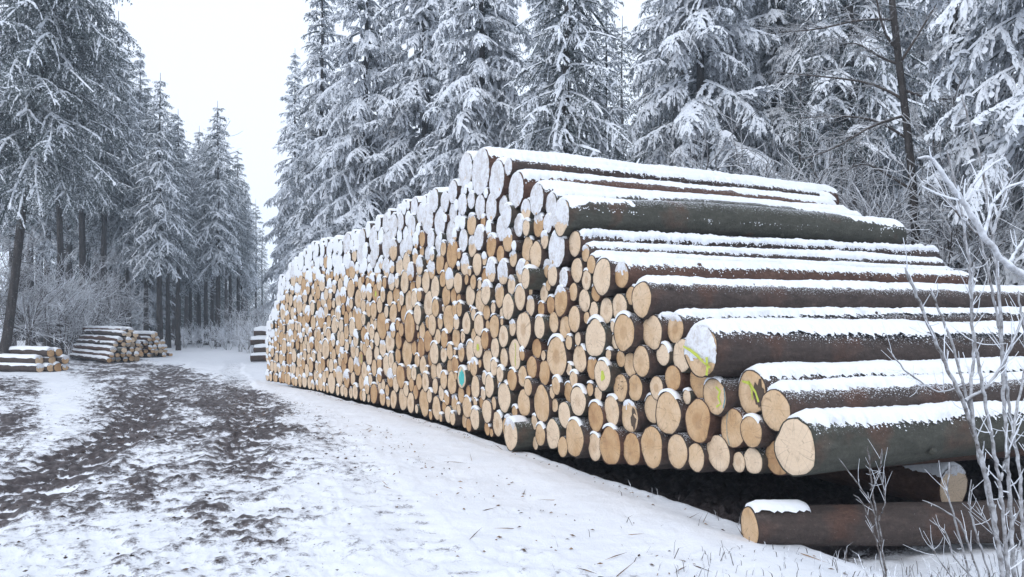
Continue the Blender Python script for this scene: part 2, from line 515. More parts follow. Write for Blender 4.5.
# ------------------------------------------------------------------ logs: radii and places read off the face
# (centre x, centre y, height in the photograph) in enlarged views: (x0, y0, scale, rows)
VIEWS = [
 (620, 320, 3.607, [(38,45,128),(112,32,80),(195,32,82),(28,160,90),(88,148,110),(150,108,100),(217,130,115),(187,210,92),
   (350,115,182),(32,350,100),(277,220,125),(10,250,100),(48,245,105),(130,245,80),(107,322,105),(180,335,158),(302,365,158),
   (360,280,135),(50,465,130),(118,458,155),(217,475,128),(285,492,108),(355,477,140),(418,390,140),(430,510,82)]),
 (720, 320, 3.607, [(115,262,112),(215,325,145),(300,460,208),(130,400,115),(195,498,138),(122,508,106)]),
 (500, 340, 4.436, [(15,80,85),(60,65,135),(155,45,98),(140,115,110),(188,145,105),(250,75,168),(345,70,142),(10,150,72),(50,180,104),
   (20,250,140),(138,215,92),(175,275,172),(100,280,98),(43,395,132),(95,415,150),(185,420,108),(235,425,148),(283,465,104),
   (347,435,182),(295,335,122),(235,290,48),(263,205,88),(300,235,102),(350,265,152),(328,170,78),(305,132,60),(405,125,102),
   (398,220,60),(470,160,148),(430,340,122),(418,470,134),(500,305,142),(500,470,184),(530,215,132),(573,338,136),(520,85,78)]),
 (500, 260, 6.408, [(485,65,140),(590,30,110),(685,110,235),(355,95,145),(408,115,122),(545,130,128),(610,210,112),(392,265,178),
   (465,205,104),(530,265,158),(485,370,172),(680,330,178),(590,455,225),(495,525,104),(405,430,132),(335,400,102),(265,430,138),
   (160,440,232),(225,525,95),(195,300,132),(258,315,92),(265,215,112),(237,120,132),(120,80,154),(135,240,142),(60,300,142),
   (80,155,132),(25,80,114)]),
 (500, 180, 6.408, [(100,80,192),(235,125,192),(310,165,152),(430,245,228),(60,225,152),(160,195,132),(115,290,134),(235,290,142),
   (305,275,122),(290,380,112),(385,445,232),(470,410,168),(235,480,172),(160,440,142),(55,385,112)]),
 (600, 250, 6.408, [(145,165,172),(185,305,142),(297,325,222),(120,360,200),(40,385,150)]),
 (400, 150, 6.408, [(520,140,200),(420,130,150),(625,190,225),(735,255,212),(580,370,152),(650,360,132),(695,420,152)]),
 (560, 220, 2.05, [(195,238,86),(75,240,85)]),
]
raw = []
for x0, y0, sc, rows in VIEWS:
    for cx, cy, h in rows:
        px, py, hp = x0 + cx / sc, y0 + cy / sc, h / sc
        t, z, Y = face_from_px(px, py)
        raw.append([t, z, 0.5 * hp / F * Y * 0.985, px, py])
# drop doubles (the views overlap)
logs = []
for L in sorted(raw, key=lambda a: -a[2]):
    if all(math.hypot(L[0] - M[0], L[1] - M[1]) > 0.50 * (L[2] + M[2]) for M in logs):
        logs.append(L)
# ease the overlaps
C = np.array([[a[0], a[1], a[2]] for a in logs])
C[:, 2] *= 1.06
home = C.copy()
for it in range(80):
    d = C[:, None, :2] - C[None, :, :2]
    dist = np.sqrt((d ** 2).sum(-1)) + np.eye(len(C)) * 9
    pen = np.clip((C[:, None, 2] + C[None, :, 2]) * 0.93 - dist, 0, None)
    C[:, :2] += ((d / dist[..., None]) * pen[..., None] * 0.22).sum(1)
    C[:, 2] -= pen.max(1) * 0.012
    C[:, :2] += (home[:, :2] - C[:, :2]) * 0.06
C[:, 2] = np.maximum(C[:, 2], 0.045)
def swell(C, most, tight):
    """logs are not true circles: let each fill the room it has"""
    D = np.sqrt(((C[:, None, :2] - C[None, :, :2]) ** 2).sum(-1)) + np.eye(len(C)) * 99
    r0 = C[:, 2].copy()
    for it in range(12):
        room = (D / tight - C[None, :, 2]).min(1)
        C[:, 2] = np.clip(np.minimum(room, C[:, 2] * 1.03), C[:, 2], r0 * most)
    return C
C = swell(C, 1.34, 0.885)
rng = np.random.default_rng(11)

TOPX = [(505,160),(480,158),(455,182),(430,192),(400,203),(370,222),(340,238),(315,240),(293,260),(282,275),(271,312),(266,330)]
tp = sorted([face_from_px(x, y)[:2] for x, y in TOPX])
TOP_T = np.array([a[0] for a in tp]); TOP_Z = np.array([a[1] for a in tp])
T_END = face_from_px(266, 350)[0]
def top_of(t): return np.interp(t, TOP_T, TOP_Z)
def bottom_of(t): return np.interp(t, [0, 1.1, 2.65, 4, 8, T_END], [.48, .32, .12, .06, 0.02, -0.16])

# fill the rest of the stack, each log rolling down to the lowest place left for it
circ = [tuple(c) for c in C]
t_grid0 = face_from_px(500, 300)[0]
tg = np.arange(t_grid0 - 0.25, T_END, 0.02)
misses = 0
while misses < 60:
    base = 0.115 + 0.0030 * (rng.random() * T_END)
    A = np.array(circ)
    r = float(np.clip(rng.lognormal(math.log(0.150), 0.24), 0.08, 0.26))
    h = bottom_of(tg) + r
    near_d = np.abs(tg[:, None] - A[None, :, 0]) < (A[None, :, 2] + r)
    hh = A[None, :, 1] + np.sqrt(np.clip(((A[None, :, 2] + r) * 0.965) ** 2 - (tg[:, None] - A[None, :, 0]) ** 2, 0, None))
    h = np.maximum(h, np.where(near_d, hh, -9).max(1))
    score = h - top_of(tg) + rng.normal(0, 0.012, len(tg))
    score = np.where((tg + r > T_END) | (h + r * 0.8 > top_of(tg)), 9, score)
    i = int(np.argmin(score + 0.0 * tg))
    if score[i] > 8:
        misses += 1; continue
    misses = 0
    circ.append((float(tg[i]), float(h[i]), r))
# smaller logs into the holes that are left, the widest hole first
cand = np.stack([rng.uniform(-0.2, t_grid0 + 3.0, 26000), rng.uniform(0.08, 3.7, 26000)], 1)
A = np.array(circ)
gapv = np.full(len(cand), 9.0)
covered = np.zeros(len(cand), bool)
for a in A:
    gapv = np.minimum(gapv, np.hypot(cand[:, 0] - a[0], cand[:, 1] - a[1]) - a[2])
    covered |= (np.abs(cand[:, 0] - a[0]) < a[2] + 0.04) & (a[1] > cand[:, 1])
gapv = np.where(covered, np.minimum(gapv, cand[:, 1] - bottom_of(cand[:, 0]) + 0.02), -1)
while gapv.max() > 0.048:
    k = int(np.argmax(gapv)); r = float(min(gapv[k] * 1.04, 0.16))
    circ.append((float(cand[k, 0]), float(cand[k, 1]), r))
    gapv = np.minimum(gapv, np.hypot(cand[:, 0] - cand[k, 0], cand[:, 1] - cand[k, 1]) - r)
LG = swell(np.array(circ), 1.28, 0.90)
n_dig = len(C)

# how far each end stands out, length, bark and so on
NL = len(LG)
out = np.clip(rng.normal(0, 0.018, NL), -0.05, 0.06)
rndv = rng.random(NL)
length = rng.normal(6.15, 0.18, NL)
yaw = rng.normal(0, 0.009, NL)
pitch = rng.normal(0, 0.004, NL)

def nearest_log(px, py, hp=None):
    t, z, Y = face_from_px(px, py)
    d = np.hypot(LG[:, 0] - t, LG[:, 1] - z) - 0.6 * LG[:, 2]
    return int(np.argmin(d))

def exposed_range(i, ang):
    """angles (0 = towards the far end, 90 = up, 180 = towards the open corner) at which log i lies open to falling snow"""
    t, z, r = LG[i]
    free = np.ones(len(ang), bool)
    for k, a in enumerate(ang):
        pt, pz = t + r * math.cos(a), z + r * math.sin(a)
        dt = np.abs(LG[:, 0] - pt); m = (dt < LG[:, 2] * 0.93) & (LG[:, 1] > pz - 0.02)
        m[i] = False
        free[k] = not m.any()
    return free

ANG = np.radians(np.arange(12, 169, 4))
expo = {}
for i in range(NL):
    fr = exposed_range(i, ANG)
    if fr.sum() >= 3:
        ids = np.nonzero(fr)[0]
        expo[i] = (ANG[ids[0]], ANG[ids[-1]])

# ------------------------------------------------------------------ geometry of one log (local x = along the log, y = along the face, z = up)
def outline(rng_, r, n, big):
    ph = np.linspace(0, 2 * np.pi, n, endpoint=False)
    f = 1 + 0.045 * np.cos(2 * ph + rng_.uniform(0, 6.3)) * rng_.uniform(0.3, 1.3) + (0.035 if big else 0.018) * np.cos(3 * ph + rng_.uniform(0, 6.3))
    f += (0.022 if big else 0.010) * np.cos(5 * ph + rng_.uniform(0, 6.3)) + rng_.normal(0, 0.010, n)
    return ph, f * r / f.max() * 1.03

def log_body(rng_, r, L, n, segs, big):
    ph, ro = outline(rng_, r, n, big)
    xs = np.linspace(0, L, segs + 1)
    rows = [np.stack([np.full(n, 0.010), 0.93 * ro * np.cos(ph), 0.93 * ro * np.sin(ph)], 1),
            np.stack([np.full(n, 0.0), 0.985 * ro * np.cos(ph), 0.985 * ro * np.sin(ph)], 1)]
    x_all = np.concatenate([[0.02], xs[1:]])
    bow = rng_.normal(0, 0.035, 2)
    for x in x_all:
        k = (1 - 0.022 * x) if L > 4 else 1
        bl = sstep(0, 1.2, np.array(x)); rr = (ro * (1 - bl) + r * 0.985 * bl) * k
        rr = rr * (1 + rng_.normal(0, 0.010, n) + 0.018 * rng_.normal())
        s = math.sin(math.pi * x / L)
        rows.append(np.stack([np.full(n, x), rr * np.cos(ph) + bow[0] * s, rr * np.sin(ph) + bow[1] * s], 1))
    V = np.concatenate(rows)
    nr = len(rows)
    q = grid_quads(nr, n, 0, True)
    V = np.vstack([V, [[L, 0, 0]]])
    c = len(V) - 1
    b0 = (nr - 1) * n
    fan = np.array([[b0 + i, b0 + (i + 1) % n, c] for i in range(n)])
    return V, q, fan, ph, ro

def cut_face(rng_, ph, ro):
    """slightly uneven sawn disc filling the bark ring"""
    n = len(ph)
    rows = []
    tilt = rng_.normal(0, 0.05, 2)
    rim = []
    for k in (1.0, 0.97, 0.72, 0.4):
        y, z = 0.945 * k * ro * np.cos(ph), 0.945 * k * ro * np.sin(ph)
        x = 0.006 - 0.006 * (k < 0.99) + 0.0 * y
        rows.append(np.stack([x + np.minimum(0.004, rng_.normal(0, 0.0015, n)), y, z], 1)); rim += [k] * n
    V = np.vstack(rows + [[[0.0, 0, 0]]]); rim.append(0)
    q = grid_quads(4, n, 0, True)[:, ::-1]
    c = len(V) - 1
    fan = np.array([[3 * n + i, 3 * n + (i + 1) % n, c] for i in range(n)])[:, ::-1]
    return V, q, fan, np.array(rim, float)

def snow_cap(rng_, r, L, th0, th1, thick, x0=0.0, step=0.06, m=9, crumbs_=0):
    """ragged blanket of snow along the upper side of a log, with loose flakes of it clinging below its edge"""
    n = max(3, int(L / step))
    xs = np.linspace(x0, x0 + L, n)
    sd = int(rng_.integers(1, 9999))
    rg_ = min(1.0, 0.14 / r) * (1.0 if L > 1 else 0.6)
    def edge(o):
        return rg_ * (0.46 * (fbm(xs * 0.9, xs * 0 + o, sd + o, 3) - 0.5) + 0.42 * (fbm(xs * 7, xs * 0 + o, sd + 20 + o, 3) - 0.5) + 0.40 * (rng_.random(n) - 0.5))
    e0 = th0 + edge(3); e1 = th1 + edge(7)
    rows = []
    u = np.linspace(0, 1, m)
    for k, x in enumerate(xs):
        th = e0[k] + (e1[k] - e0[k]) * u
        prof = np.sin(np.pi * np.clip(u, 0, 1)) ** 0.8
        lump = 0.55 + 0.9 * fbm(np.full(m, x * 2.2), th * 2.5, sd + 9, 3) + 0.25 * (rng_.random(m) - 0.5)
        endf = min(1.0, 0.35 + (x - x0) / 0.10, 0.35 + (x0 + L - x) / 0.10)
        kr = (1 - 0.022 * max(0, x)) if L > 2 else 1
        rr = r * kr * 1.002 + 0.004 + thick * prof * lump * endf * (0.55 + 0.9 * vnoise(np.array([x * 0.8]), np.array([0.5]), sd + 31)[0])
        rr[0] = rr[-1] = r * kr * 0.985
        rows.append(np.stack([np.full(m, x) + (0.3 * step * (rng_.random(m) - 0.5) if 0 < k < n - 1 else 0), rr * np.cos(th), rr * np.sin(th)], 1))
    first = rows[0].copy(); last = rows[-1].copy()
    for a, b in ((first, rows[0]), (last, rows[-1])):
        th = np.arctan2(b[:, 2], b[:, 1]); a[:, 1] = r * 0.93 * np.cos(th); a[:, 2] = r * 0.93 * np.sin(th)
    V = np.concatenate([first] + rows + [last])
    q = grid_quads(len(rows) + 2, m, 0)
    if crumbs_:
        cx = rng_.uniform(x0, x0 + L, crumbs_); dth = rng_.exponential(0.12, crumbs_)
        th = np.interp(cx, xs, e1) + dth * rg_ * 1.2
        kr = 1 - 0.022 * cx
        sz = rng_.uniform(0.003, 0.011, crumbs_) * np.exp(-dth)
        for k in range(crumbs_):
            c = np.array([cx[k], r * kr[k] * math.cos(th[k]), r * kr[k] * math.sin(th[k])])
            nr = np.array([0, math.cos(th[k]), math.sin(th[k])]); tg_ = np.array([0, -math.sin(th[k]), math.cos(th[k])]); ex = np.array([1.0, 0, 0])
            b = len(V) if k == 0 else b + 5
            if k == 0: extra = []
            extra += [c + ex * sz[k] * 1.4, c + tg_ * sz[k], c - ex * sz[k] * 1.2, c - tg_ * sz[k] * 1.2, c + nr * sz[k] * 0.9]
        nb = len(V) + 5 * np.arange(crumbs_)[:, None, None]
        tri = np.array([[0, 1, 4, 4], [1, 2, 4, 4], [2, 3, 4, 4], [3, 0, 4, 4]])
        V = np.vstack([V, np.array(extra)])
        return V, [q, (nb + tri[None, :, :3]).reshape(-1, 3)]
    return V, [q]

def face_snow(rng_, ph, ro, level, thick):
    """thin broken crust of snow blown on to a sawn end, from its top down to 'level' (-1 = all of it, 1 = none)"""
    m, rows = 19, 17
    r = ro.mean()
    sd = int(rng_.integers(1, 9999))
    Y, Z = np.meshgrid(np.linspace(-1, 1, m), np.linspace(-1, 1, rows), indexing='ij')
    # square grid rounded to the disc
    y = Y * np.sqrt(1 - Z ** 2 / 2); z = Z * np.sqrt(1 - Y ** 2 / 2)
    y = y + rng_.normal(0, 0.018, y.shape); z = z + rng_.normal(0, 0.018, z.shape)
    nz = fbm(y * 2.3 + 5, z * 2.3 + 5, sd, 4)
    cover = 0.5 * (nz - 0.5) * 2 + (z - level) * (1.2 if level > -1 else 0.32) + (0.0 if level > -1 else 0.06)
    fine = fbm(y * 7 + 9, z * 7 + 9, sd + 5, 2)
    keep_v = cover + 0.55 * (fine - 0.5) > 0.0
    th = thick * np.clip(0.25 + cover * 1.6, 0.15, 1.1) * (0.7 + 0.6 * fine)
    rim_ = np.hypot(y, z)
    x = np.where(keep_v, -0.002 - th * np.clip((1.06 - rim_) * 6, 0.2, 1), 0.003)
    V = np.stack([x, y * r * 1.01, z * r * 1.01], -1).reshape(-1, 3)
    q = grid_quads(m, rows, 0)
    kq = keep_v.ravel()[q].sum(1) >= 2
    if not kq.any(): kq[:] = True
    return V, q[kq]

def uv_face(me, V, poly_mask=None):
    uvl = me.uv_layers.new(name="face")
    li = np.empty(len(me.loops), dtype=np.int32); me.loops.foreach_get("vertex_index", li)
    uvl.data.foreach_set("uv", V[li][:, 1:3].astype(np.float32).ravel())

def frame_of(i):
    t, z, r = LG[i]
    x, y = curve(t)
    al = float(beta(t)) + yaw[i]
    ax = Vector((math.cos(al) * math.cos(pitch[i]), math.sin(al) * math.cos(pitch[i]), math.sin(pitch[i])))
    ay = Vector((-math.sin(al), math.cos(al), 0)); az = ax.cross(ay)
    p = Vector((float(x), float(y), float(z))) - ax * float(out[i])
    return Matrix(((ax.x, ay.x, az.x, p.x), (ax.y, ay.y, az.y, p.y), (ax.z, ay.z, az.z, p.z), (0, 0, 0, 1)))

# ------------------------------------------------------------------ what sets logs apart (places read off the photograph)
LM = {}   # index -> dict(label, marks)
def landmark(px, py, label, short=None, **kw):
    i = nearest_log(px, py)
    if i in LM: return
    LM[i] = dict(label=label, short=short, **kw)
landmark(803, 447, "largest pale log at the bottom open corner of the stack, snow all along it", "the big bottom corner log", out=0.10)
landmark(779, 410, "snow-topped log lying on top of the big bottom corner log", "the second corner log", out=0.05)
landmark(717, 352, "jutting log with a snow-crusted end and a yellow spray line across it", "the jutting yellow-lined log", mark="line", out=0.16, face=-0.2)
landmark(720, 398, "round log with a yellow paint blotch under the jutting yellow-lined log", "the yellow-blotched log", mark="blot", out=0.06)
landmark(752, 393, "half-rotten log end with a greenish yellow spray streak", "the rotten yellow-streaked log", mark="line2", out=0.0, dark=1)
landmark(736, 428, "cream log with a thin blue chalk line down its end", "the blue-lined log", mark="chalk", out=0.02)
landmark(757, 431, "snow-hooded log wedged under the second corner log", None, out=0.07)
landmark(467, 372, "log end marked with a turquoise spray blotch", "the turquoise log", mark="teal")
landmark(606, 376, "log with a small yellow paint dot and a dark bark edge", "the yellow-dotted log", mark="dot", out=0.04)
landmark(514, 355, "narrow log with a faint yellow green stripe on its end", "the green-striped log", mark="stripe")
landmark(476, 353, "small log tinted with pale yellow paint, near the turquoise log", "the pale yellow tinted log", mark="dot")
landmark(362, 357, "log end tinted yellow by paint, low in the far half of the stack", "the far yellow log", mark="blot")
landmark(374, 288, "log end with a weak yellow paint mark, high in the far half of the stack", "the high yellow log", mark="dot")
landmark(556, 357, "large cream log with a dark brown heart ring", "the dark-hearted log", heart=1)
landmark(619, 388, "log end speckled with small dark knots", "the speckled log", knots=1, out=0.0)
landmark(630, 415, "log end with a black rotten side", "the black-sided log", dark=1)
landmark(521, 433, "jutting bottom-row log with dark bark and a snow hood", "the jutting bottom-row log", out=0.17)
landmark(560, 250, "very large cream log whose end overlaps a smaller log, under the snowed-over ends", "the very large log below the snow line", out=0.03)
landmark(607, 277, "big pale log with a flared edge, beside a half-frosted long log", "the flared pale log", out=0.05)
landmark(622, 276, "long bark-shedding log with a half-frosted end and a thick white back", "the half-frosted long log", out=0.02, face=0.25)
landmark(646, 300, "long dark log with an orange brown end and snow all along", "the orange-ended long log", out=0.06)
landmark(674, 326, "long log with a dark ring in its frosted end, above the jutting yellow-lined log", "the ring-ended long log", heart=1, face=0.55)
landmark(567, 218, "thick olive green log with a snow-plastered end, its long side bare below the snow", "the thick olive log", out=0.08, face=-0.3, olive=1)
landmark(515, 192, "tall snow-plastered log end at the right of the peak", "the snow-plastered log right of the peak", face=-1)
landmark(481, 172, "topmost log at the peak of the stack, end wholly covered in snow", "the peak log", face=-1)
landmark(465, 170, "snow-covered log end just beside the peak log, on the road side", None, face=-1)
landmark(592, 331, "very large rough-edged log in the middle of the near face", "the rough-edged large log", out=0.02)
landmark(525, 329, "very large pale log left of the middle of the near face", "the very large middle log", out=0.02)
landmark(670, 413, "large oval cream log two rows above the ground near the corner", "the large oval log", out=0.03)
landmark(704, 421, "large cream log with a dark check at its upper edge", "the cracked large log", out=0.05)
landmark(578, 438, "tallest bottom-row log, orange tan end", "the tallest bottom-row log", out=0.05)
landmark(613, 446, "broad bottom-row log with a ragged bark rim", "the ragged-rimmed bottom log", out=0.04)
landmark(653, 447, "broad smooth bottom-row log under the large oval log", "the broad smooth bottom log", out=0.04)
landmark(541, 275, "jutting log end high up, its bark side bare to view", None, out=0.15)
landmark(631, 330, "large pale log with a small dark knot, below the flared pale log", "the knotted large log", out=0.08)
for i, d in LM.items():
    if "out" in d: out[i] = d["out"]
    if d.get("olive"): rndv[i] = 0.9
# the long logs on the open slope: bark colours and lie as in the photograph
for px, py, rv, yw, pt in [(803, 447, 0.85, 0.0, 0.0), (779, 410, 0.45, 0.0, 0.004), (717, 352, 0.35, 0.01, -0.006), (646, 300, 0.5, 0, 0.002),
                           (622, 276, 0.15, 0, 0), (674, 326, 0.30, -0.01, 0.012), (515, 192, 0.1, 0, 0), (481, 172, 0.2, 0, 0), (567, 218, 0.9, 0, 0)]:
    i = nearest_log(px, py); rndv[i] = rv; yaw[i] = yw; pitch[i] = pt

for i in range(NL):
    if i not in expo: continue
    x, y = curve(LG[i, 0]); yp = HZ - F * (LG[i, 1] - CAMZ) / y
    if yp < 290 and LG[i, 0] < 7:
        ex = np.interp(yp, [160, 195, 218, 240, 276, 290], [820, 830, 902, 925, 968, 1000]) + rng.normal(0, 3)
        al = float(beta(LG[i, 0])); k = (ex - 512) / F
        length[i] = np.clip((k * y - x) / (math.cos(al) - k * math.sin(al)), 4.6, 7.0)
# snow blown on to the ends: whole upper band, thinning downwards
face_level = np.full(NL, 2.0)
for i in range(NL):
    t, z, r = LG[i]
    if i in LM and "face" in LM[i]:
        face_level[i] = LM[i]["face"]; continue
    if i in LM and (LM[i].get("mark") or LM[i].get("heart")): continue
    band = np.interp(t, [2.9, 3.3, 4.2, 5.5, 9, 14, T_END], [-3, 0.55, 0.9, 1.15, 0.9, 0.62, 0.55])
    depth = top_of(t) - z if t > 3.9 else np.interp(t, [0, 3.3, 3.9], [0.5, 2.6, top_of(3.9)]) - z
    v = band - depth + rng.normal(0, 0.16)
    if v > 0.12: face_level[i] = -1.2
    elif v > -0.40: face_level[i] = rng.uniform(-0.5, 0.75)
    elif t > 9 and rng.random() < np.interp(t, [9, 16, T_END], [0.25, 0.5, 0.6]): face_level[i] = rng.uniform(0.0, 0.75)
    elif rng.random() < 0.10 and t > 2: face_level[i] = rng.uniform(0.45, 0.8)

# ------------------------------------------------------------------ which logs are built one by one: the 280 that show largest
cxs, cys = curve(LG[:, 0])
asp = np.abs(cxs * np.cos(beta(LG[:, 0])) + cys * np.sin(beta(LG[:, 0]))) / np.hypot(cxs, cys)
show = LG[:, 2] ** 2 * asp / cys ** 2
for i in expo:
    if LG[i, 0] < 5.6: show[i] += 1
for i in LM: show[i] += 1
order = np.argsort(-show)
N_ONE = 268
single = set(int(i) for i in order[:N_ONE])

# ------------------------------------------------------------------ labels for the logs
WORDS = ("first second third fourth fifth sixth seventh eighth ninth tenth eleventh twelfth thirteenth fourteenth fifteenth sixteenth "
         "seventeenth eighteenth nineteenth twentieth").split()
label_of = {i: LM[i]["label"] for i in LM}
def size_word(r): return "slim" if r < 0.09 else "small" if r < 0.115 else "middling" if r < 0.15 else "large" if r < 0.19 else "very large"
def snow_word(i):
    f = face_level[i]
    return "snow-plastered" if f < -0.6 else "half snowed-over" if f < 0.6 else "snow-flecked" if f < 1 else "bare-ended"
bottom = sorted([i for i in range(NL) if LG[i, 1] - LG[i, 2] < bottom_of(LG[i, 0]) + 0.07 and i in single], key=lambda i: LG[i, 0])
for k, i in enumerate(bottom):
    if i not in label_of and k < 20:
        label_of[i] = f"{WORDS[k]} log of the bottom row, counted from the open corner"
crest = sorted([i for i in expo if i in single and i not in label_of and (expo[i][1] - expo[i][0]) > 0.5 and LG[i, 0] < 4.9], key=lambda i: LG[i, 0])
for k, i in enumerate(crest[:20]):
    label_of[i] = f"{WORDS[k]} unmarked log up the open slope, snow along its back"
anchors = [(i, LM[i]["short"]) for i in LM if LM[i].get("short")]
def direction(dt, dz):
    a = math.degrees(math.atan2(dz, -dt))       # 0 = towards the corner
    return ("on the corner side of", "up the corner side of", "above", "up the far side of", "on the far side of", "down the far side of",
            "below", "down the corner side of")[int(((a + 22.5) % 360) // 45)]
taken = set(label_of.values())
for i in sorted(single, key=lambda i: min((LG[i, 0] - LG[j, 0]) ** 2 + (LG[i, 1] - LG[j, 1]) ** 2 for j, _ in anchors)):
    if i in label_of: continue
    done = False
    for j, nm in sorted(anchors, key=lambda a: (LG[i, 0] - LG[a[0], 0]) ** 2 + (LG[i, 1] - LG[a[0], 1]) ** 2)[:3]:
        dt, dz = LG[i, 0] - LG[j, 0], LG[i, 1] - LG[j, 1]
        gap = math.hypot(dt, dz) - LG[i, 2] - LG[j, 2]
        how = "just " if gap < 0.05 else "next but one " if gap < 0.3 else "a little way "
        if gap > 0.75: continue
        s = f"{size_word(LG[i, 2])} {snow_word(i)} log {how}{direction(dt, dz)} {nm}"
        if s not in taken and len(s.replace(",", "").replace("-", " ").split()) <= 16:
            label_of[i] = s; taken.add(s); done = True; break
    if not done:
        reg = "high" if LG[i, 1] > 2.4 else "at middle height" if LG[i, 1] > 1.1 else "low"
        where = "near half" if LG[i, 0] < 4.5 else "middle" if LG[i, 0] < 8 else "far part"
        tone = "tan" if rndv[i] < 0.33 else "cream" if rndv[i] < 0.67 else "pale"
        label_of[i] = f"{size_word(LG[i, 2])} {snow_word(i)} {tone} log {reg} in the {where} of the stack"

# ------------------------------------------------------------------ build the logs
def blob(rng_, cy, cz, ry, rz, n=14, rough=0.25):
    ph = np.linspace(0, 2 * np.pi, n, endpoint=False)
    k = 1 + rng_.uniform(-rough, rough, n)
    pts = np.stack([np.full(n, -0.0035), cy + ry * k * np.cos(ph), cz + rz * k * np.sin(ph)], 1)
    return pts
def stroke(rng_, pts, w):
    """a sprayed band through points, as a strip 3 mm proud of the wood"""
    pts = np.array(pts, float); L = []; 
    for k in range(len(pts)):
        d = pts[min(k + 1, len(pts) - 1)] - pts[max(k - 1, 0)]; nrm = np.array([-d[1], d[0]]) / (np.hypot(*d) + 1e-9)
        ww = 0.62 * w * rng_.uniform(0.5, 1.3)
        L += [pts[k] + nrm * ww, pts[k] - nrm * ww]
    V = np.array([(-0.0035, a[0], a[1]) for a in L])
    q = np.array([[2 * k, 2 * k + 1, 2 * k + 3, 2 * k + 2] for k in range(len(pts) - 1)])
    return V, q
def add_mark(o, kind, r, rng_, snowy=False):
    dx = -0.03 if snowy else 0
    def strip(pts, w, mat, name="paint_line"):
        V, q = stroke(rng_, pts, w); V[:, 0] += dx
        obj(name, build_mesh(name, V, [q], [mat], smooth=False), o)
    def spot(cy, cz, ry, rz, mat, name="paint_spot"):
        P = blob(rng_, cy, cz, ry, rz); P[:, 0] += dx
        V = np.vstack([P, P.mean(0)[None]]); n = len(P)
        t3 = np.array([[i, (i + 1) % n, n] for i in range(n)])
        obj(name, build_mesh(name, V, [t3], [mat], smooth=False), o)
    if kind == "line":
        strip([(r * .85, r * .18), (r * .4, r * .05), (0, -r * .12), (-r * .4, -r * .35), (-r * .75, -r * .5)], r * 0.09, M_YEL)
        strip([(-r * .55, -r * .15), (-r * .6, -r * .5), (-r * .55, -r * .78)], r * 0.10, M_YEL)
    elif kind == "line2":
        strip([(r * .6, r * .45), (r * .1, r * .4), (-r * .3, r * .05), (-r * .5, -r * .35)], r * 0.12, M_YEL)
        strip([(r * .15, r * .5), (-r * .05, r * .1), (-r * .1, -r * .3)], r * 0.10, M_YEL)
    elif kind == "blot":
        strip([(-r * .15, r * .5), (-r * .5, r * .3), (-r * .35, 0), (-r * .55, -r * .3), (-r * .2, -r * .5)], r * 0.13, M_YEL)
        strip([(-r * .80, r * .5), (-r * .9, 0), (-r * .75, -r * .5)], r * 0.04, M_BLUE)
    elif kind == "dot":
        spot(-r * .1, -r * .05, r * .25, r * .28, M_YEL)
    elif kind == "stripe":
        strip([(-r * .1, r * .7), (-r * .2, r * .2), (-r * .1, -r * .4), (-r * .2, -r * .7)], r * 0.07, M_YEL)
    elif kind == "teal":
        spot(-r * .0, -r * .05, r * .62, r * .68, M_TEAL)
        strip([(-r * .5, r * .5), (0, r * .1), (r * .45, -r * .3)], r * 0.09, M_TEAL)
    elif kind == "chalk":
        strip([(r * .35, r * .8), (r * .42, r * .2), (r * .38, -r * .4), (r * .2, -r * .85)], r * 0.035, M_BLUE)

M_ROT = flat_mat("rotten_wood", (0.10, 0.072, 0.052))

def join_all(parts):
    """parts: list of dict(V, polys, m, rnd, rim, rx) -> arrays for one mesh"""
    Vs, tr, qd, tm, qm, A_rnd, A_rim, A_rx, base = [], [], [], [], [], [], [], [], 0
    for p in parts:
        Vs.append(p["V"]); n = len(p["V"])
        for poly in p["polys"]:
            poly = np.asarray(poly)
            if poly.shape[1] == 3: tr.append(poly + base); tm.append(np.full(len(poly), p["m"]))
            else: qd.append(poly + base); qm.append(np.full(len(poly), p["m"]))
        A_rnd.append(np.full(n, p.get("rnd", 0.5))); A_rim.append(p.get("rim", np.zeros(n))); A_rx.append(np.full(n, p.get("rx", 0)))
        base += n
    return (np.vstack(Vs), np.vstack(tr) if tr else np.zeros((0, 3), int), np.vstack(qd), np.concatenate(tm) if tm else [], np.concatenate(qm),
            np.concatenate(A_rnd), np.concatenate(A_rim), np.concatenate(A_rx))

def lip_len(i):
    """bare top at the front: how much further this end stands out than the logs lying on it"""
    t, z, r = LG[i]
    d = np.hypot(LG[:, 0] - t, LG[:, 1] - z)
    m = (d < LG[:, 2] + r + 0.05) & (LG[:, 1] > z + 0.4 * r)
    m[i] = False
    if not m.any(): return 0.3
    return float(out[i] - out[m].max())

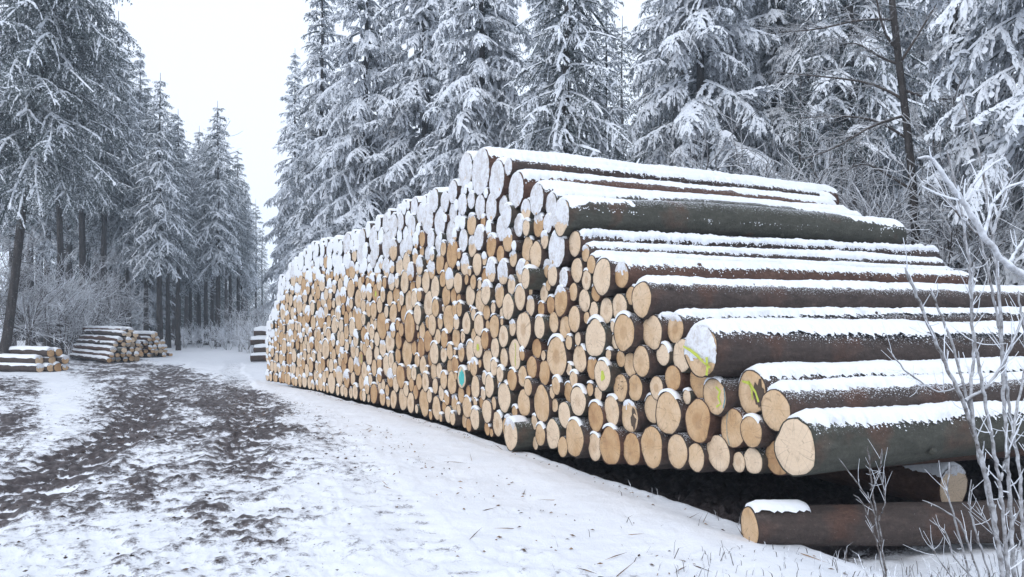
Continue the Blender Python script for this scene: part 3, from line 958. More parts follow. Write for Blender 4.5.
def build_log(i):
    """all pieces of log i in its own axes: list of (part name, V, polys, material, attrs)"""
    t, z, r = LG[i]
    r = float(r)
    rg = np.random.default_rng(1000 + i)
    big = r > 0.17
    is_single = i in single
    n = (26 if big else 20) if is_single else 12
    long_side = i in expo
    segs = (18 if long_side else 2) if is_single else 1
    V, q, fan, ph, ro = log_body(rg, r, float(length[i]), n, segs, big)
    if is_single and long_side:
        ex_v, ex_f = [], []
        for k in range(int(rg.integers(10, 20))):
            xk = rg.uniform(0.15, float(length[i]) - 0.1); th = rg.uniform(0, 2 * math.pi); kr = r * (1 - 0.022 * xk) * 0.985; sz = rg.uniform(0.010, 0.024); hgt = rg.uniform(0.006, 0.028)
            c = np.array([xk, kr * math.cos(th), kr * math.sin(th)]); nr_ = np.array([rg.normal(0, 0.2), math.cos(th), math.sin(th)]); t_ = np.array([0, -math.sin(th), math.cos(th)]); e_ = np.array([1.0, 0, 0])
            b0 = len(V) + 12 * k; ps = np.linspace(0, 2 * math.pi, 6, endpoint=False)
            ex_v += [c + sz * 1.5 * (math.cos(p) * e_ + math.sin(p) * t_) - nr_ * 0.012 for p in ps] + [c + sz * 0.8 * (math.cos(p) * e_ + math.sin(p) * t_) + nr_ * hgt for p in ps]
            ex_f += [[b0 + m, b0 + (m + 1) % 6, b0 + 6 + (m + 1) % 6, b0 + 6 + m] for m in range(6)] + [[b0 + 6, b0 + 7, b0 + 8, b0 + 9], [b0 + 6, b0 + 9, b0 + 10, b0 + 11]]
        V = np.vstack([V, np.array(ex_v)]); q = np.vstack([q, np.array(ex_f)])
    res = [("bark", V, [q, fan], M_BARK)]
    if is_single:
        Vc, qc, fc, rim = cut_face(rg, ph, ro)
    else:
        Vc = np.vstack([np.stack([np.full(n, 0.004), 0.945 * ro * np.cos(ph), 0.945 * ro * np.sin(ph)], 1), [[0, 0, 0]]])
        qc = np.zeros((0, 4), int); fc = np.array([[k, (k + 1) % n, n] for k in range(n)])[:, ::-1]
        rim = np.append(np.ones(n), 0)
    res.append(("cut_face", Vc, [qc, fc] if len(qc) else [fc], M_CUT, rim))
    if face_level[i] < 1:
        Vs, qs = face_snow(rg, ph, ro, face_level[i], rg.uniform(0.006, 0.020))
        res.append(("snow_crust", Vs, [qs], M_CRUST))
    if long_side and (LG[i, 0] < 8 or is_single):
        a0, a1 = expo[i]
        a1 = min(a1 - 0.02, rad(rg.normal(132 if z < 2.3 else 146, 5)))
        w = a1 - a0
        vis = LG[i, 0] < 5.5
        Vs, qs = snow_cap(rg, r, float(length[i]) - 0.02, a0 + 0.02, a1, min(0.045, 0.020 + 0.026 * w), 0.015, 0.024 if vis else 0.3, 8, 520 if vis else 0)
        res.append(("snow_cap", Vs, qs, M_SNOW))
    else:
        ll = min(lip_len(i), 0.28)
        if long_side: ll = 0.4
        if ll > 0.012 or rg.random() < 0.45:
            ll = max(ll, 0.03) + 0.02
            c = rg.normal(math.pi / 2, 0.15); hw = rg.uniform(0.5, 0.95)
            Vs, qs = snow_cap(rg, r * 0.99, ll, c - hw, c + hw, rg.uniform(0.014, 0.034), -0.008, 0.035, 8)
            res.append(("snow_cap", Vs, qs, M_SNOW))
    return res, rg

GROUP = "spruce logs of the great stack beside the track"
stuff_parts = []
for i in range(NL):
    M = frame_of(i)
    pieces, rg = build_log(i)
    rx = 1.0 if (i in LM and LM[i].get("heart")) else (rg.random() ** 2 * 0.9)
    if i in single:
        body = None
        for p in pieces:
            nm, V, polys, m = p[:4]
            at = {"rnd": np.full(len(V), rndv[i])}
            if nm == "cut_face":
                at["rim"] = p[4]; at["rx"] = np.full(len(V), rx)
            me = build_mesh("log" if nm == "bark" else nm, V, polys, [m], attrs=at)
            if nm == "cut_face": uv_face(me, V)
            if nm == "bark":
                body = obj("log", me, None, M)
                tag(body, label_of[i], "log", GROUP)
            else:
                ch = obj(nm, me, body)
                if nm == "cut_face": face_o = ch
                if nm == "snow_crust": ch["kind"] = "stuff"
        d = LM.get(i, {})
        if d.get("mark"): add_mark(face_o, d["mark"], float(LG[i, 2]), rg, snowy=face_level[i] < 0.2)
        if d.get("dark"):
            r = float(LG[i, 2]); P = blob(rg, -r * .52, -r * .05, r * .30, r * .60, 16, 0.3); P[:, 0] += 0.001
            Vd = np.vstack([P, P.mean(0)[None]])
            obj("rotten_patch", build_mesh("rotten_patch", Vd, [np.array([[k, (k + 1) % 16, 16] for k in range(16)])], [M_ROT], smooth=False), face_o)
        if d.get("knots"):
            r = float(LG[i, 2])
            for k in range(8):
                P = blob(rg, rg.uniform(-.6, .6) * r, rg.uniform(-.2, .7) * r, r * .055, r * .055, 6, 0.2)
                Vd = np.vstack([P, P.mean(0)[None]])
                obj("knot", build_mesh("knot", Vd, [np.array([[k2, (k2 + 1) % 6, 6] for k2 in range(6)])], [M_ROT], smooth=False), face_o)
    else:
        R = np.array(M)
        for p in pieces:
            nm, V, polys, m = p[:4]
            W = V @ R[:3, :3].T + R[:3, 3]
            stuff_parts.append(dict(V=W, polys=polys, m={"bark": 0, "cut_face": 1}.get(nm, 2), rnd=rndv[i], rim=(p[4] if nm == "cut_face" else np.zeros(len(V))), rx=rx, L=V))
Vj, tj, qj, tm, qm, a1_, a2_, a3_ = join_all(stuff_parts)
me = build_mesh("log_stack", Vj, [tj, qj], [M_BARK, M_CUT, M_SNOW], [tm, qm], {"rnd": a1_, "rim": a2_, "rx": a3_})
Lj = np.vstack([p["L"] for p in stuff_parts])
uv_face(me, Lj)
o = obj("stacked_timber", me)
tag(o, "many more log ends filling the far part of the great stack", None, None, "stuff")
print("LOGS", NL, "raw", len(raw), "digitised", n_dig, "exposed", len(expo), "labels", len(set(label_of[i] for i in single)))
#@@TREES
# ------------------------------------------------------------------ tubes
def tube(paths, sides=5, jitter=0.0, seed=0):
    """paths: list of (points (k,3), radii (k,)) -> V, quads, path id"""
    rg = np.random.default_rng(seed)
    Vs, Qs, base = [], [], 0
    for P, R in paths:
        P = np.asarray(P, float); R = np.asarray(R, float); k = len(P)
        T = np.gradient(P, axis=0); T /= np.linalg.norm(T, axis=1)[:, None] + 1e-9
        up = np.where(np.abs(T[:, 2:3]) > 0.9, [[1.0, 0, 0]], [[0, 0, 1.0]])
        A = np.cross(T, up); A /= np.linalg.norm(A, axis=1)[:, None] + 1e-9
        B = np.cross(T, A)
        ph = np.linspace(0, 2 * np.pi, sides, endpoint=False)
        rr = R[:, None] * (1 + (rg.normal(0, jitter, (k, sides)) if jitter else 0))
        V = P[:, None, :] + rr[..., None] * (A[:, None, :] * np.cos(ph)[None, :, None] + B[:, None, :] * np.sin(ph)[None, :, None])
        Vs.append(V.reshape(-1, 3)); Qs.append(grid_quads(k, sides, base, True)); base += k * sides
    return np.vstack(Vs), np.vstack(Qs)

def smooth_path(pts, n):
    pts = np.asarray(pts, float)
    d = np.concatenate([[0], np.cumsum(np.linalg.norm(np.diff(pts, axis=0), axis=1))])
    u = np.linspace(0, d[-1], n)
    out_ = np.stack([np.interp(u, d, pts[:, k]) for k in range(pts.shape[1])], 1)
    for _ in range(2):
        out_[1:-1] = 0.25 * out_[:-2] + 0.5 * out_[1:-1] + 0.25 * out_[2:]
    return out_

# ------------------------------------------------------------------ spruces
def spruce_branch(L, seed, droop, snow, dens=1.0):
    """one snow-laden bough along +x as loose blades and snow pads: (triangles (n,3,3), frost (n,3))"""
    rg = np.random.default_rng(seed)
    T, Fr = [], []
    def axis(u):
        return np.stack([L * u * (1 - 0.10 * u), 0.06 * L * np.sin(u * 3 + seed), L * (0.10 * u - droop * u ** 2 + 0.12 * droop * u ** 4)], -1)
    ns = max(6, int(L / 0.15 * dens)) * 2
    us = np.sort(rg.uniform(0.10, 1.0, ns)); us[-1] = 1.0
    for k, u in enumerate(us):
        p0 = axis(np.array(u)); side = 1 if k % 2 else -1
        ls = (0.16 + min(1.0, 0.34 * L) * (1 - u) ** 0.55) * rg.uniform(0.65, 1.15)
        yawd = rad(rg.uniform(15, 80)) * (0.15 if u > 0.97 else 1)
        d = np.array([math.cos(yawd), side * math.sin(yawd), rg.uniform(-0.45, 0.15)])
        hang = rg.uniform(0.25, 0.95) * (0.6 + droop)
        n = max(3, int(ls / 0.062 * dens) + 1)
        v = np.linspace(0, 1, n)
        P = p0 + ls * (d[None] * v[:, None] * (1 - 0.25 * hang * v[:, None])) + np.array([0, 0, -1.0]) * (ls * hang * v ** 2)[:, None]
        tan = np.gradient(P, axis=0); tan /= np.linalg.norm(tan, axis=1)[:, None]
        for rep_ in range(2):
            rnd_ = rg.normal(0, 1, (n, 3)); rnd_ -= tan * (rnd_ * tan).sum(1)[:, None]; rnd_ /= np.linalg.norm(rnd_, axis=1)[:, None]
            if rep_ == 0: rnd_[:, 2] = -np.abs(rnd_[:, 2]) - 0.4
            dirn = tan * 0.75 + rnd_ * 0.8
            ln_ = rg.uniform(0.045, 0.10, n)[:, None]
            tip = P + dirn * ln_
            w = np.cross(dirn, rg.normal(0, 1, (n, 3))); w /= np.linalg.norm(w, axis=1)[:, None]
            w *= rg.uniform(0.014, 0.030, n)[:, None]
            T.append(np.stack([P - w, P + w, tip], 1))
            f0 = np.clip(rg.normal(0.26 if rep_ == 0 else 0.42, 0.24, n) * snow ** 1.8, 0.0, 1)
            Fr.append(np.stack([f0 * 0.7, f0 * 0.7, np.clip(f0 + 0.12, 0, 1)], 1))
        # clots of snow caught along the twig
        pk = np.nonzero(rg.random(n) < 0.22 + 0.38 * snow)[0]
        if len(pk):
            Q = P[pk] + rg.normal(0, 0.012, (len(pk), 3)); tq = tan[pk] + rg.normal(0, 0.25, (len(pk), 3))
            tq /= np.linalg.norm(tq, axis=1)[:, None]
            s_ = np.cross(tq, [0, 0, 1.0]) + rg.normal(0, 0.22, (len(pk), 3)); s_ /= np.linalg.norm(s_, axis=1)[:, None] + 1e-6
            big = (0.35 + 0.65 * snow) * (1.1 - 0.35 * v[pk])[:, None]
            la = rg.uniform(0.030, 0.075, (len(pk), 1)) * big; lb = rg.uniform(0.030, 0.075, (len(pk), 1)) * big
            wa = rg.uniform(0.012, 0.052, (len(pk), 1)) * big; wb = rg.uniform(0.012, 0.052, (len(pk), 1)) * big
            up = np.array([0, 0, 1.0])
            c0 = Q - tq * la; c1 = Q + tq * lb; top = Q + up * (0.012 + 0.35 * wa); e1_ = Q - s_ * wa - up * wa * 0.7; e2_ = Q + s_ * wb - up * wb * 0.7
            for a, b, c in ((c0, e2_, top), (e2_, c1, top), (c1, e1_, top), (e1_, c0, top)):
                T.append(np.stack([a, b, c], 1)); Fr.append(np.full((len(pk), 3), 0.97))
        # and the bolster of snow lying along it
        if rg.random() < (snow - 0.45) * 1.7:
            m = n; vi = np.arange(n)
            Q = P[vi] + rg.normal(0, 0.008, (n, 3)); tq = tan[vi]
            wd = rg.uniform(0.032, 0.075) * snow * (1.1 - 0.45 * v[vi]) * rg.uniform(0.15, 1.9, m)
            s_ = np.cross(tq, [0, 0, 1.0]); s_ /= np.linalg.norm(s_, axis=1)[:, None] + 1e-6
            dn = np.array([0, 0, 1.0])
            Lf = Q - s_ * wd[:, None] - dn * (wd * rg.uniform(0.3, 1.3, m))[:, None]; Rt = Q + s_ * wd[:, None] - dn * (wd * rg.uniform(0.3, 1.3, m))[:, None]; Tp = Q + dn * (0.015 + wd * 0.55)[:, None]
            for a, b in ((Lf, Tp), (Tp, Rt)):
                T.append(np.stack([a[:-1], b[:-1], b[1:]], 1)); T.append(np.stack([a[:-1], b[1:], a[1:]], 1))
                Fr += [np.full((m - 1, 3), 0.97)] * 2
    # snow on the bough itself
    m = max(5, int(L / 0.15)); u = np.linspace(0.08, 1, m); Q = axis(u)
    wd = 0.12 * max(0.0, snow - 0.15) * (1.1 - 0.6 * u) * rg.uniform(0.6, 1.5, m)
    Lf = Q + np.stack([0 * u, -wd, 0 * u], 1); Rt = Q + np.stack([0 * u, wd, 0 * u], 1); Tp = Q + np.stack([0 * u, 0 * u, 0.02 + 0.6 * wd], 1)
    Bt = Q + np.stack([0 * u, 0 * u, -0.02 - 0.0 * u], 1)
    for a, b, f in ((Lf, Tp, 0.97), (Tp, Rt, 0.97), (Rt, Bt, 0.05), (Bt, Lf, 0.05)):
        T.append(np.stack([a[:-1], b[:-1], b[1:]], 1)); T.append(np.stack([a[:-1], b[1:], a[1:]], 1))
        Fr += [np.full((m - 1, 3), f)] * 2
    return np.concatenate(T), np.concatenate(Fr)

LIB = {}
def bough(L, snow, droop, k, dens):
    Lq = max(0.4, round(L / 0.4) * 0.4); key = (Lq, snow, droop, k, dens)
    if key not in LIB:
        LIB[key] = spruce_branch(Lq, int(Lq * 100 + k * 7 + droop * 1000), droop, snow, dens)
    return LIB[key], L / Lq

def make_spruce(seed, H, z_crown, R, snow, whorl=0.48, per=6, lean=0.0, dens=1.0, dead=True, rad0=0.21, shape=0.75):
    rg = np.random.default_rng(seed)
    T, Fr = [], []
    z = z_crown
    while z < H - 0.3:
        rel = (H - z) / (H - z_crown)
        env = R * min(1.0, rel ** shape * 1.05) * (0.75 + 0.25 * sstep(0, 0.12, np.array((z - z_crown) / (H - z_crown))))
        n = per if rel > 0.12 else 4
        a0 = rg.uniform(0, 6.28)
        for j in range(n):
            L = max(0.35, env * rg.uniform(0.62, 1.12))
            az = a0 + 6.283 * j / n + rg.normal(0, 0.25)
            droop = [0.28, 0.45, 0.62][int(rg.integers(0, 3))] if rel > 0.25 else 0.22
            (tr, fr), sc = bough(L, snow, droop, int(rg.integers(0, 2)), dens if z < 15 else dens * 0.68)
            pt = rg.normal(-0.24, 0.16) + 0.35 * (1 - rel) ** 2
            ca, sa, cp, sp = math.cos(az), math.sin(az), math.cos(pt), math.sin(pt)
            rl = rg.normal(0, 0.15); cr, sr = math.cos(rl), math.sin(rl)
            Rx = np.array([[1, 0, 0], [0, cr, -sr], [0, sr, cr]])
            Ry = np.array([[cp, 0, -sp], [0, 1, 0], [sp, 0, cp]]); Rz = np.array([[ca, -sa, 0], [sa, ca, 0], [0, 0, 1]])
            zz = z + rg.uniform(-0.2, 0.2)
            T.append((tr.reshape(-1, 3) * sc) @ (Rz @ Ry @ Rx).T + [lean * zz, 0, zz]); Fr.append(fr.ravel())
        z += whorl * rg.uniform(0.8, 1.25)
    V = np.concatenate(T); f = np.concatenate(Fr)
    crown = build_mesh("crown", V, [np.arange(len(V)).reshape(-1, 3)], [M_NEEDLE], attrs={"frost": f}, smooth=False)
    zs = np.linspace(-0.3, H, 14)
    paths = [(np.stack([lean * zs + 0.03 * np.sin(zs * 0.7 + seed), 0.03 * np.cos(zs * 0.5 + seed), zs], 1), np.maximum(0.012, rad0 * (1 - zs / H) ** 0.8 * (1 + 0.35 * np.exp(-np.clip(zs, 0, 9) * 2.5))))]
    Vt, Qt = tube(paths, 9, 0.05, seed)
    if dead:   # dead stubs on the bare bole
        ps = []
        for zz in np.arange(1.2, z_crown + 2, 0.16):
            a = rg.uniform(0, 6.28); l = rg.uniform(0.25, 1.3)
            st = np.array([lean * zz, 0, zz]); d = np.array([math.cos(a), math.sin(a), -0.15])
            ps.append((np.stack([st, st + d * l * 0.5 + [0, 0, 0.02], st + d * l + [0, 0, -0.12 * l]]), [0.016, 0.011, 0.005]))
        V2, Q2 = tube(ps, 3)
        Qt = np.vstack([Qt, Q2 + len(Vt)]); Vt = np.vstack([Vt, V2])
    trunk = build_mesh("trunk", Vt, [Qt], [M_TRUNK])
    return trunk, crown

TREE_H = {"snowy1": 25, "snowy2": 27, "snowy3": 23, "stand1": 21, "stand2": 18, "dark": 23, "inner": 18}
TREE_MESH = {
 "snowy1": make_spruce(1, 25, 0.6, 4.2, 1.0, whorl=0.60, per=6),
 "snowy2": make_spruce(2, 27, 1.2, 4.5, 1.0, whorl=0.68),
 "snowy3": make_spruce(3, 23, 0.3, 3.4, 0.9, whorl=0.58, per=6),
 "stand1": make_spruce(4, 21, 9.5, 2.9, 0.58, whorl=0.44, per=6, rad0=0.23, dens=0.8),
 "stand2": make_spruce(5, 18, 6.0, 2.8, 0.72, whorl=0.42, per=6, rad0=0.20, dens=0.8),
 "inner": make_spruce(7, 18, 0.3, 3.0, 0.22, whorl=0.6, per=5, dens=0.6),
 "dark": make_spruce(6, 23, 7.8, 4.5, 0.58, whorl=0.46, per=7, lean=0.13, rad0=0.17),
}
tri_n = {k: len(v[1].polygons) for k, v in TREE_MESH.items()}
print("TREE TRIS", tri_n, sum(tri_n.values()))

def plant_tree(kind, px, Y, label, group=None, rz=None, sc=1.0, name="spruce_tree", sink=0.05, top=None):
    x, y = ground_pt(px, Y)
    if top is not None: sc = ((HZ - top) / F * Y + CAMZ - gz(x, y)) / TREE_H[kind]
    o = bpy.data.objects.new(name, None); COL.objects.link(o)
    o.location = (x, y, gz(x, y) - sink)
    o.rotation_euler = (0, 0, rz if rz is not None else (px * 1.7 + Y * 3.1) % 6.28)
    o.scale = (sc, sc, sc)
    tag(o, label, "tree", group)
    for nm, me in zip(("trunk", "crown"), TREE_MESH[kind]):
        obj(nm, me, o)
    return o

G_R = "snow-laden spruces behind the great stack"
for kind, px, Y, sc, lab in [
    ("snowy3", 322, 40, 1.0, "tall frosted spruce beside the open sky, behind the far end of the stack"),
    ("snowy1", 366, 35, 1.0, "broad snow-laden spruce second from the open sky, over the stack's sloping top"),
    ("snowy2", 425, 34, 1.0, "spruce with long drooping white boughs just behind the road side of the peak"),
    ("snowy1", 482, 29, 0.95, "spruce rising straight behind the topmost snow-covered log ends"),
    ("stand2", 567, 25, 1.05, "thin spruce whose bare dark trunk shows between its boughs, behind the long logs"),
    ("snowy3", 606, 46, 1.0, "spruce in the second row beside the small gap of sky"),
    ("snowy2", 700, 25, 0.92, "wide heavily snowed spruce on the corner side of the small gap of sky"),
    ("snowy1", 778, 27, 1.0, "spruce with clotted snow pads behind the squared ends of the long logs"),
    ("stand2", 850, 24, 1.2, "dense grey frosted spruce behind the bare black tree"),
    ("snowy2", 955, 25, 0.9, "spruce filling the background between the bare black tree and the white near boughs"),
    ("snowy1", 1062, 13.6, 0.8, "nearest spruce, its thick white boughs hanging in from the edge over the sapling"),
]:
    plant_tree(kind, px, Y, lab, G_R, sc=sc)
for px, Y, sc, lab in [(800, 19.5, 0.44, "taller young dark spruce in the thicket between the square log ends and the spruces"), (700, 21.5, 0.36, "young dark spruce in front of the wide snowed spruce, above the long top logs"),
                       (742, 20.5, 0.36, "young dark spruce among the frosted bushes under the wide snowed spruce"), (842, 18.5, 0.37, "young dark spruce in the thicket just on the peak side of the bare black tree"),
                       (650, 23, 0.34, "young dark spruce in the thicket below the small gap of sky"), (940, 17, 0.36, "young dark spruce just beyond the bare black tree")]:
    plant_tree("inner", px, Y, lab, "young spruces in the thicket behind the stack", sc=sc)
# second and third rows behind
rg = np.random.default_rng(77)
G_B = "spruces in the rows deeper in the wood behind the stack"
for px, Y in [(622, 54), (682, 33), (765, 30), (870, 29), (295, 62), (345, 55), (392, 48), (440, 47), (505, 44), (545, 40), (660, 42), (735, 38), (800, 36), (885, 38), (930, 40), (1010, 34), (1060, 26), (575, 52), (700, 52), (840, 50), (980, 50)]:
    plant_tree(["snowy3", "stand2", "snowy3", "snowy1"][int(rg.integers(0, 4))] if px < 600 else ("inner", "snowy3")[int(px) % 3 == 0], px, Y, "frosted spruce half hidden in the rows deeper in the wood behind the stack", G_B, sc=rg.uniform(0.9, 1.1) * (1.25 if px >= 600 else 1))

G_L = "tall spruces of the stand at the end of the track"
stand = [
    ("stand2", 218, 55, 100, "pointed frosted spruce standing free against the white sky at the end of the track"),
    ("stand2", 199, 62, 125, "slightly shorter pointed spruce beside the free-standing one"),
    ("stand2", 178, 58, 108, "white-boughed spruce next in from the two pointed spruces"),
    ("stand2", 160, 47, 72, "frosted spruce with fine level boughs beside the dark leaning spruce"),
    ("stand2", 118, 50, 10, "straight-trunked spruce behind the timber pile with the squared end"),
    ("snowy3", 140, 56, 48, "straight-trunked spruce behind the farther of the two stacked piles"),
    ("stand1", 238, 64, 150, "slim spruce on the forest edge nearest the end of the track"),
]
for kind, px, Y, top, lab in stand:
    plant_tree(kind, px, Y, lab, G_L, top=top)
k = 0
front = [30, 48, 60, 82, 98, 104, 124, 128, 146, 148, 168, 178, 206]
for px, Y in [(60, 40), (82, 46), (98, 52), (124, 54), (136, 60), (148, 56), (168, 66), (186, 72), (206, 76), (226, 74), (246, 78), (88, 60), (70, 58), (48, 50), (30, 46), (12, 54), (95, 70), (116, 76), (152, 80), (178, 82), (196, 88), (214, 90), (20, 70), (-30, 50), (-60, 40), (132, 90), (105, 92), (232, 92), (165, 95), (60, 80), (40, 64), (256, 86), (75, 95), (142, 68), (160, 72), (188, 98), (205, 104), (222, 106), (245, 104), (120, 66), (262, 100), (104, 47), (128, 49), (146, 51), (168, 53), (178, 49), (190, 60), (206, 58), (230, 60), (212, 66), (242, 68), (156, 62), (174, 72), (90, 90), (118, 94), (150, 98), (182, 104), (212, 98), (240, 96), (66, 72), (110, 58)]:
    sky_y = np.interp(px, [60, 100, 130, 165, 190, 205, 218, 240, 262], [-20, 10, 60, 105, 140, 130, 125, 165, 205])
    plant_tree(("stand1", "stand1", "stand2", "stand1")[(k * 7) % 4] if Y < 80 else "inner", px, Y, (f"{WORDS[front.index(px)]} dark trunk from the leaning spruce among the nearer rows of the stand" if px in front and Y < 59 else "dark straight spruce trunk with a frosted crown deep in the stand at the track's end"), "spruces inside the stand at the track's end", top=sky_y + rg.uniform(0, 30)); k += 1
plant_tree("dark", 1, 27, "big dark spruce with a leaning trunk beside the near timber pile across the track", None, rz=0.1)
plant_tree("dark", -85, 29, "big dark spruce beyond the leaning one, its boughs reaching in over the piles", None, rz=2.6, sc=0.95)

# ------------------------------------------------------------------ frosted bushes and bare trees
def grow(rg, p, d, L, r, depth, segs_out, spread=0.6, kids=4, grav=0.0):
    n = 4
    pts = [p]; dd = d.copy()
    for k in range(n):
        dd = dd + rg.normal(0, 0.13, 3) + np.array([0, 0, grav]); dd /= np.linalg.norm(dd)
        pts.append(pts[-1] + dd * L / n)
    pts = np.array(pts); rr = np.linspace(r, r * 0.55, n + 1)
    segs_out.append((pts, rr, depth))
    if depth == 0: return
    for k in range(kids):
        u = rg.uniform(0.25, 1.0); i = min(n - 1, int(u * n)); q = pts[i] + (pts[i + 1] - pts[i]) * (u * n - i)
        nd = dd + rg.normal(0, spread, 3); nd /= np.linalg.norm(nd)
        grow(rg, q, nd, L * rg.uniform(0.45, 0.72), r * 0.55, depth - 1, segs_out, spread, kids, grav)

def bush_mesh(seed, H, stems, depth, kids, r0, frost0, spread=0.55, rim=0.012):
    rg = np.random.default_rng(seed); segs = []
    for s_ in range(stems):
        a = rg.uniform(0, 6.28); tl = rg.uniform(0.05, 0.45)
        d = np.array([math.cos(a) * tl, math.sin(a) * tl, 1.0]); d /= np.linalg.norm(d)
        grow(rg, np.array([math.cos(a) * 0.12, math.sin(a) * 0.12, -0.05]), d, H * rg.uniform(0.45, 0.7), r0, depth, segs, spread, kids, 0.02)
    V, Q = tube([(a, np.maximum(b, 0.004) + rim * (0.4 if c == depth else 1.0) * 0.5) for a, b, c in segs], 3)
    fr = np.concatenate([np.full(len(a) * 3, frost0 + (0.0 if c == depth else 0.18 if c == depth - 1 else 0.42)) for a, b, c in segs])
    return build_mesh("branches", V, [Q], [M_RIME], attrs={"frost": np.clip(fr, 0, 1)}, smooth=False)
BUSH = [bush_mesh(21, 4.2, 5, 3, 5, 0.022, 0.12, rim=0.007), bush_mesh(22, 5.4, 4, 3, 6, 0.030, 0.05, rim=0.007), bush_mesh(23, 2.4, 8, 2, 6, 0.010, 0.30, rim=0.006), bush_mesh(24, 3.4, 6, 3, 4, 0.018, 0.15, rim=0.007)]
def plant_bush(k, px, Y, label, group, sc=1.0, name="frosted_bush"):
    x, y = ground_pt(px, Y)
    o = obj(name, BUSH[k]); o.location = (x, y, gz(x, y) - 0.03); o.rotation_euler = (0, 0, (px * 0.37 + Y) % 6.28); o.scale = (sc, sc, sc)
    tag(o, label, "bush", group); return o
GB = "frosted undergrowth between the stack and the spruces"
for j, (k, px, Y, sc) in enumerate([(1, 640, 22, 1.15), (0, 672, 20, 1.2), (3, 612, 25, 1.2), (1, 720, 19, 1.2), (0, 752, 18, 1.25), (3, 790, 17, 1.2), (1, 822, 17, 1.1), (0, 858, 16, 1.2), (1, 890, 17.5, 1.15), (3, 930, 15, 1.2), (0, 965, 14, 1.15), (1, 1000, 15, 1.1), (0, 590, 27, 1.1), (3, 700, 23, 1.3), (0, 808, 20, 1.3)]):
    side = "towards the peak" if px < 905 else "towards the near boughs"
    nth = sorted([p for p in (640, 672, 612, 720, 752, 790, 822, 858, 890, 930, 965, 1000, 590, 700, 808) if (p < 905) == (px < 905)], key=lambda p: abs(p - 905)).index(px)
    plant_bush(k, px, Y, f"{WORDS[nth]} frosted thicket bush from the bare black tree, {side}", GB, sc)
TALL = [bush_mesh(25, 15.0, 1, 4, 6, 0.11, 0.22, spread=0.45, rim=0.010)]
for k, px, Y, sc, lab in [(0, 126, 60, 1.45, "tall bare tree white with frost, fine twigs against the sky beside the leaning spruce")]:
    x, y = ground_pt(px, Y); o = bpy.data.objects.new("frosted_tree", None); COL.objects.link(o); o.location = (x, y, gz(x, y)); o.rotation_euler = (0, 0, px * 0.7); o.scale = (sc, sc, sc)
    tag(o, lab, "tree"); obj("branches", TALL[k], o)
GBL = "frosted bushes behind the far timber piles"
for j, (k, px, Y, sc) in enumerate([(1, 40, 38, 1.25), (0, 62, 36, 1.2), (1, 88, 42, 1.2), (3, 24, 34, 1.3), (0, 104, 44, 1.1), (1, 5, 36, 1.3), (3, 76, 39, 1.3)]):
    nth = sorted([40, 62, 88, 24, 104, 5, 76]).index(px)
    plant_bush(k, px, Y, f"{WORDS[nth]} tall frosted bush from the leaning spruce, behind the timber piles across the track", GBL, sc)
GBE = "low frosted bushes at the end of the track"
for j, (k, px, Y, sc) in enumerate([(2, 185, 52, 0.8), (2, 200, 54, 0.8), (2, 214, 52, 0.9), (2, 228, 50, 0.9), (2, 240, 47, 1.0), (2, 250, 44, 1.1), (3, 246, 50, 0.9), (3, 234, 56, 0.9), (2, 222, 58, 0.9), (3, 258, 46, 0.95), (2, 192, 60, 0.9), (3, 270, 48, 1.2)]):
    nth = sorted([185, 200, 214, 228, 240, 250, 246, 234, 222, 258, 192, 270]).index(px)
    plant_bush(k, px, Y, f"{WORDS[nth]} low frosted bush at the track's end, counted from the farthest timber pile", GBE, sc)

def px3(x, y, Y):
    return np.array([(x - 512) / F * Y, Y, CAMZ + (HZ - y) / F * Y])
# the bare black tree behind the squared log ends
Yb = 15.5
def bp(pts, dy=0.0):
    return np.array([px3(x, y, Yb + dy * k) for k, (x, y) in enumerate(pts)])
o = bpy.data.objects.new("bare_tree", None); COL.objects.link(o)
x, y = ground_pt(918, Yb); base = Vector((x, y, gz(x, y))); o.location = base
tag(o, "bare black deciduous tree with frosted twigs behind the far ends of the long logs", "tree")
tr = smooth_path(np.vstack([[base[0], base[1], base[2] - 0.1], bp([(916, 230), (911, 160), (904, 100), (896, 40), (888, -40), (880, -160), (884, -300)])]), 26)
V, Q = tube([(tr - np.array(base), np.linspace(0.105, 0.03, 26))], 9, 0.06, 3)
obj("trunk", build_mesh("trunk", V, [Q], [M_TRUNK]), o)
limbs = [[(904, 100), (880, 84), (850, 79), (815, 76), (775, 72)], [(909, 140), (880, 120), (850, 115), (800, 118)], [(900, 65), (875, 55), (855, 40), (840, 45)], [(902, 60), (915, 40), (930, 15), (950, -20)], [(904, 90), (925, 98), (948, 100), (975, 95)],
         [(898, 50), (886, 40), (878, 10), (870, -40)], [(907, 115), (870, 125), (835, 150), (800, 160)], [(912, 190), (880, 170), (862, 160), (845, 172)], [(894, 20), (860, 18), (820, 30), (780, 32)], [(914, 200), (940, 170), (965, 160)], [(888, -40), (850, -60), (800, -60)], [(886, -80), (920, -120), (960, -150)]]
rg = np.random.default_rng(5)
for L in limbs:
    P = smooth_path(bp(L, rg.uniform(-0.5, 0.5)), 9) - np.array(base)
    segs = [(P, np.linspace(0.032, 0.009, 9), 2)]
    for k in range(17):
        i = int(rg.integers(1, 8)); d = P[i + 1] - P[i]; d /= np.linalg.norm(d); d = d + rg.normal(0, 0.5, 3); d /= np.linalg.norm(d)
        grow(rg, P[i], d, rg.uniform(0.4, 0.9), 0.009, 1, segs, 0.6, 4)
    V, Q = tube([(a, np.maximum(b, 0.005)) for a, b, c in segs], 4)
    fr = np.concatenate([np.full(len(a) * 4, 0.12 if c == 2 else 0.45) for a, b, c in segs])
    obj("limb", build_mesh("limb", V, [Q], [M_RIME], attrs={"frost": fr}, smooth=True), o)

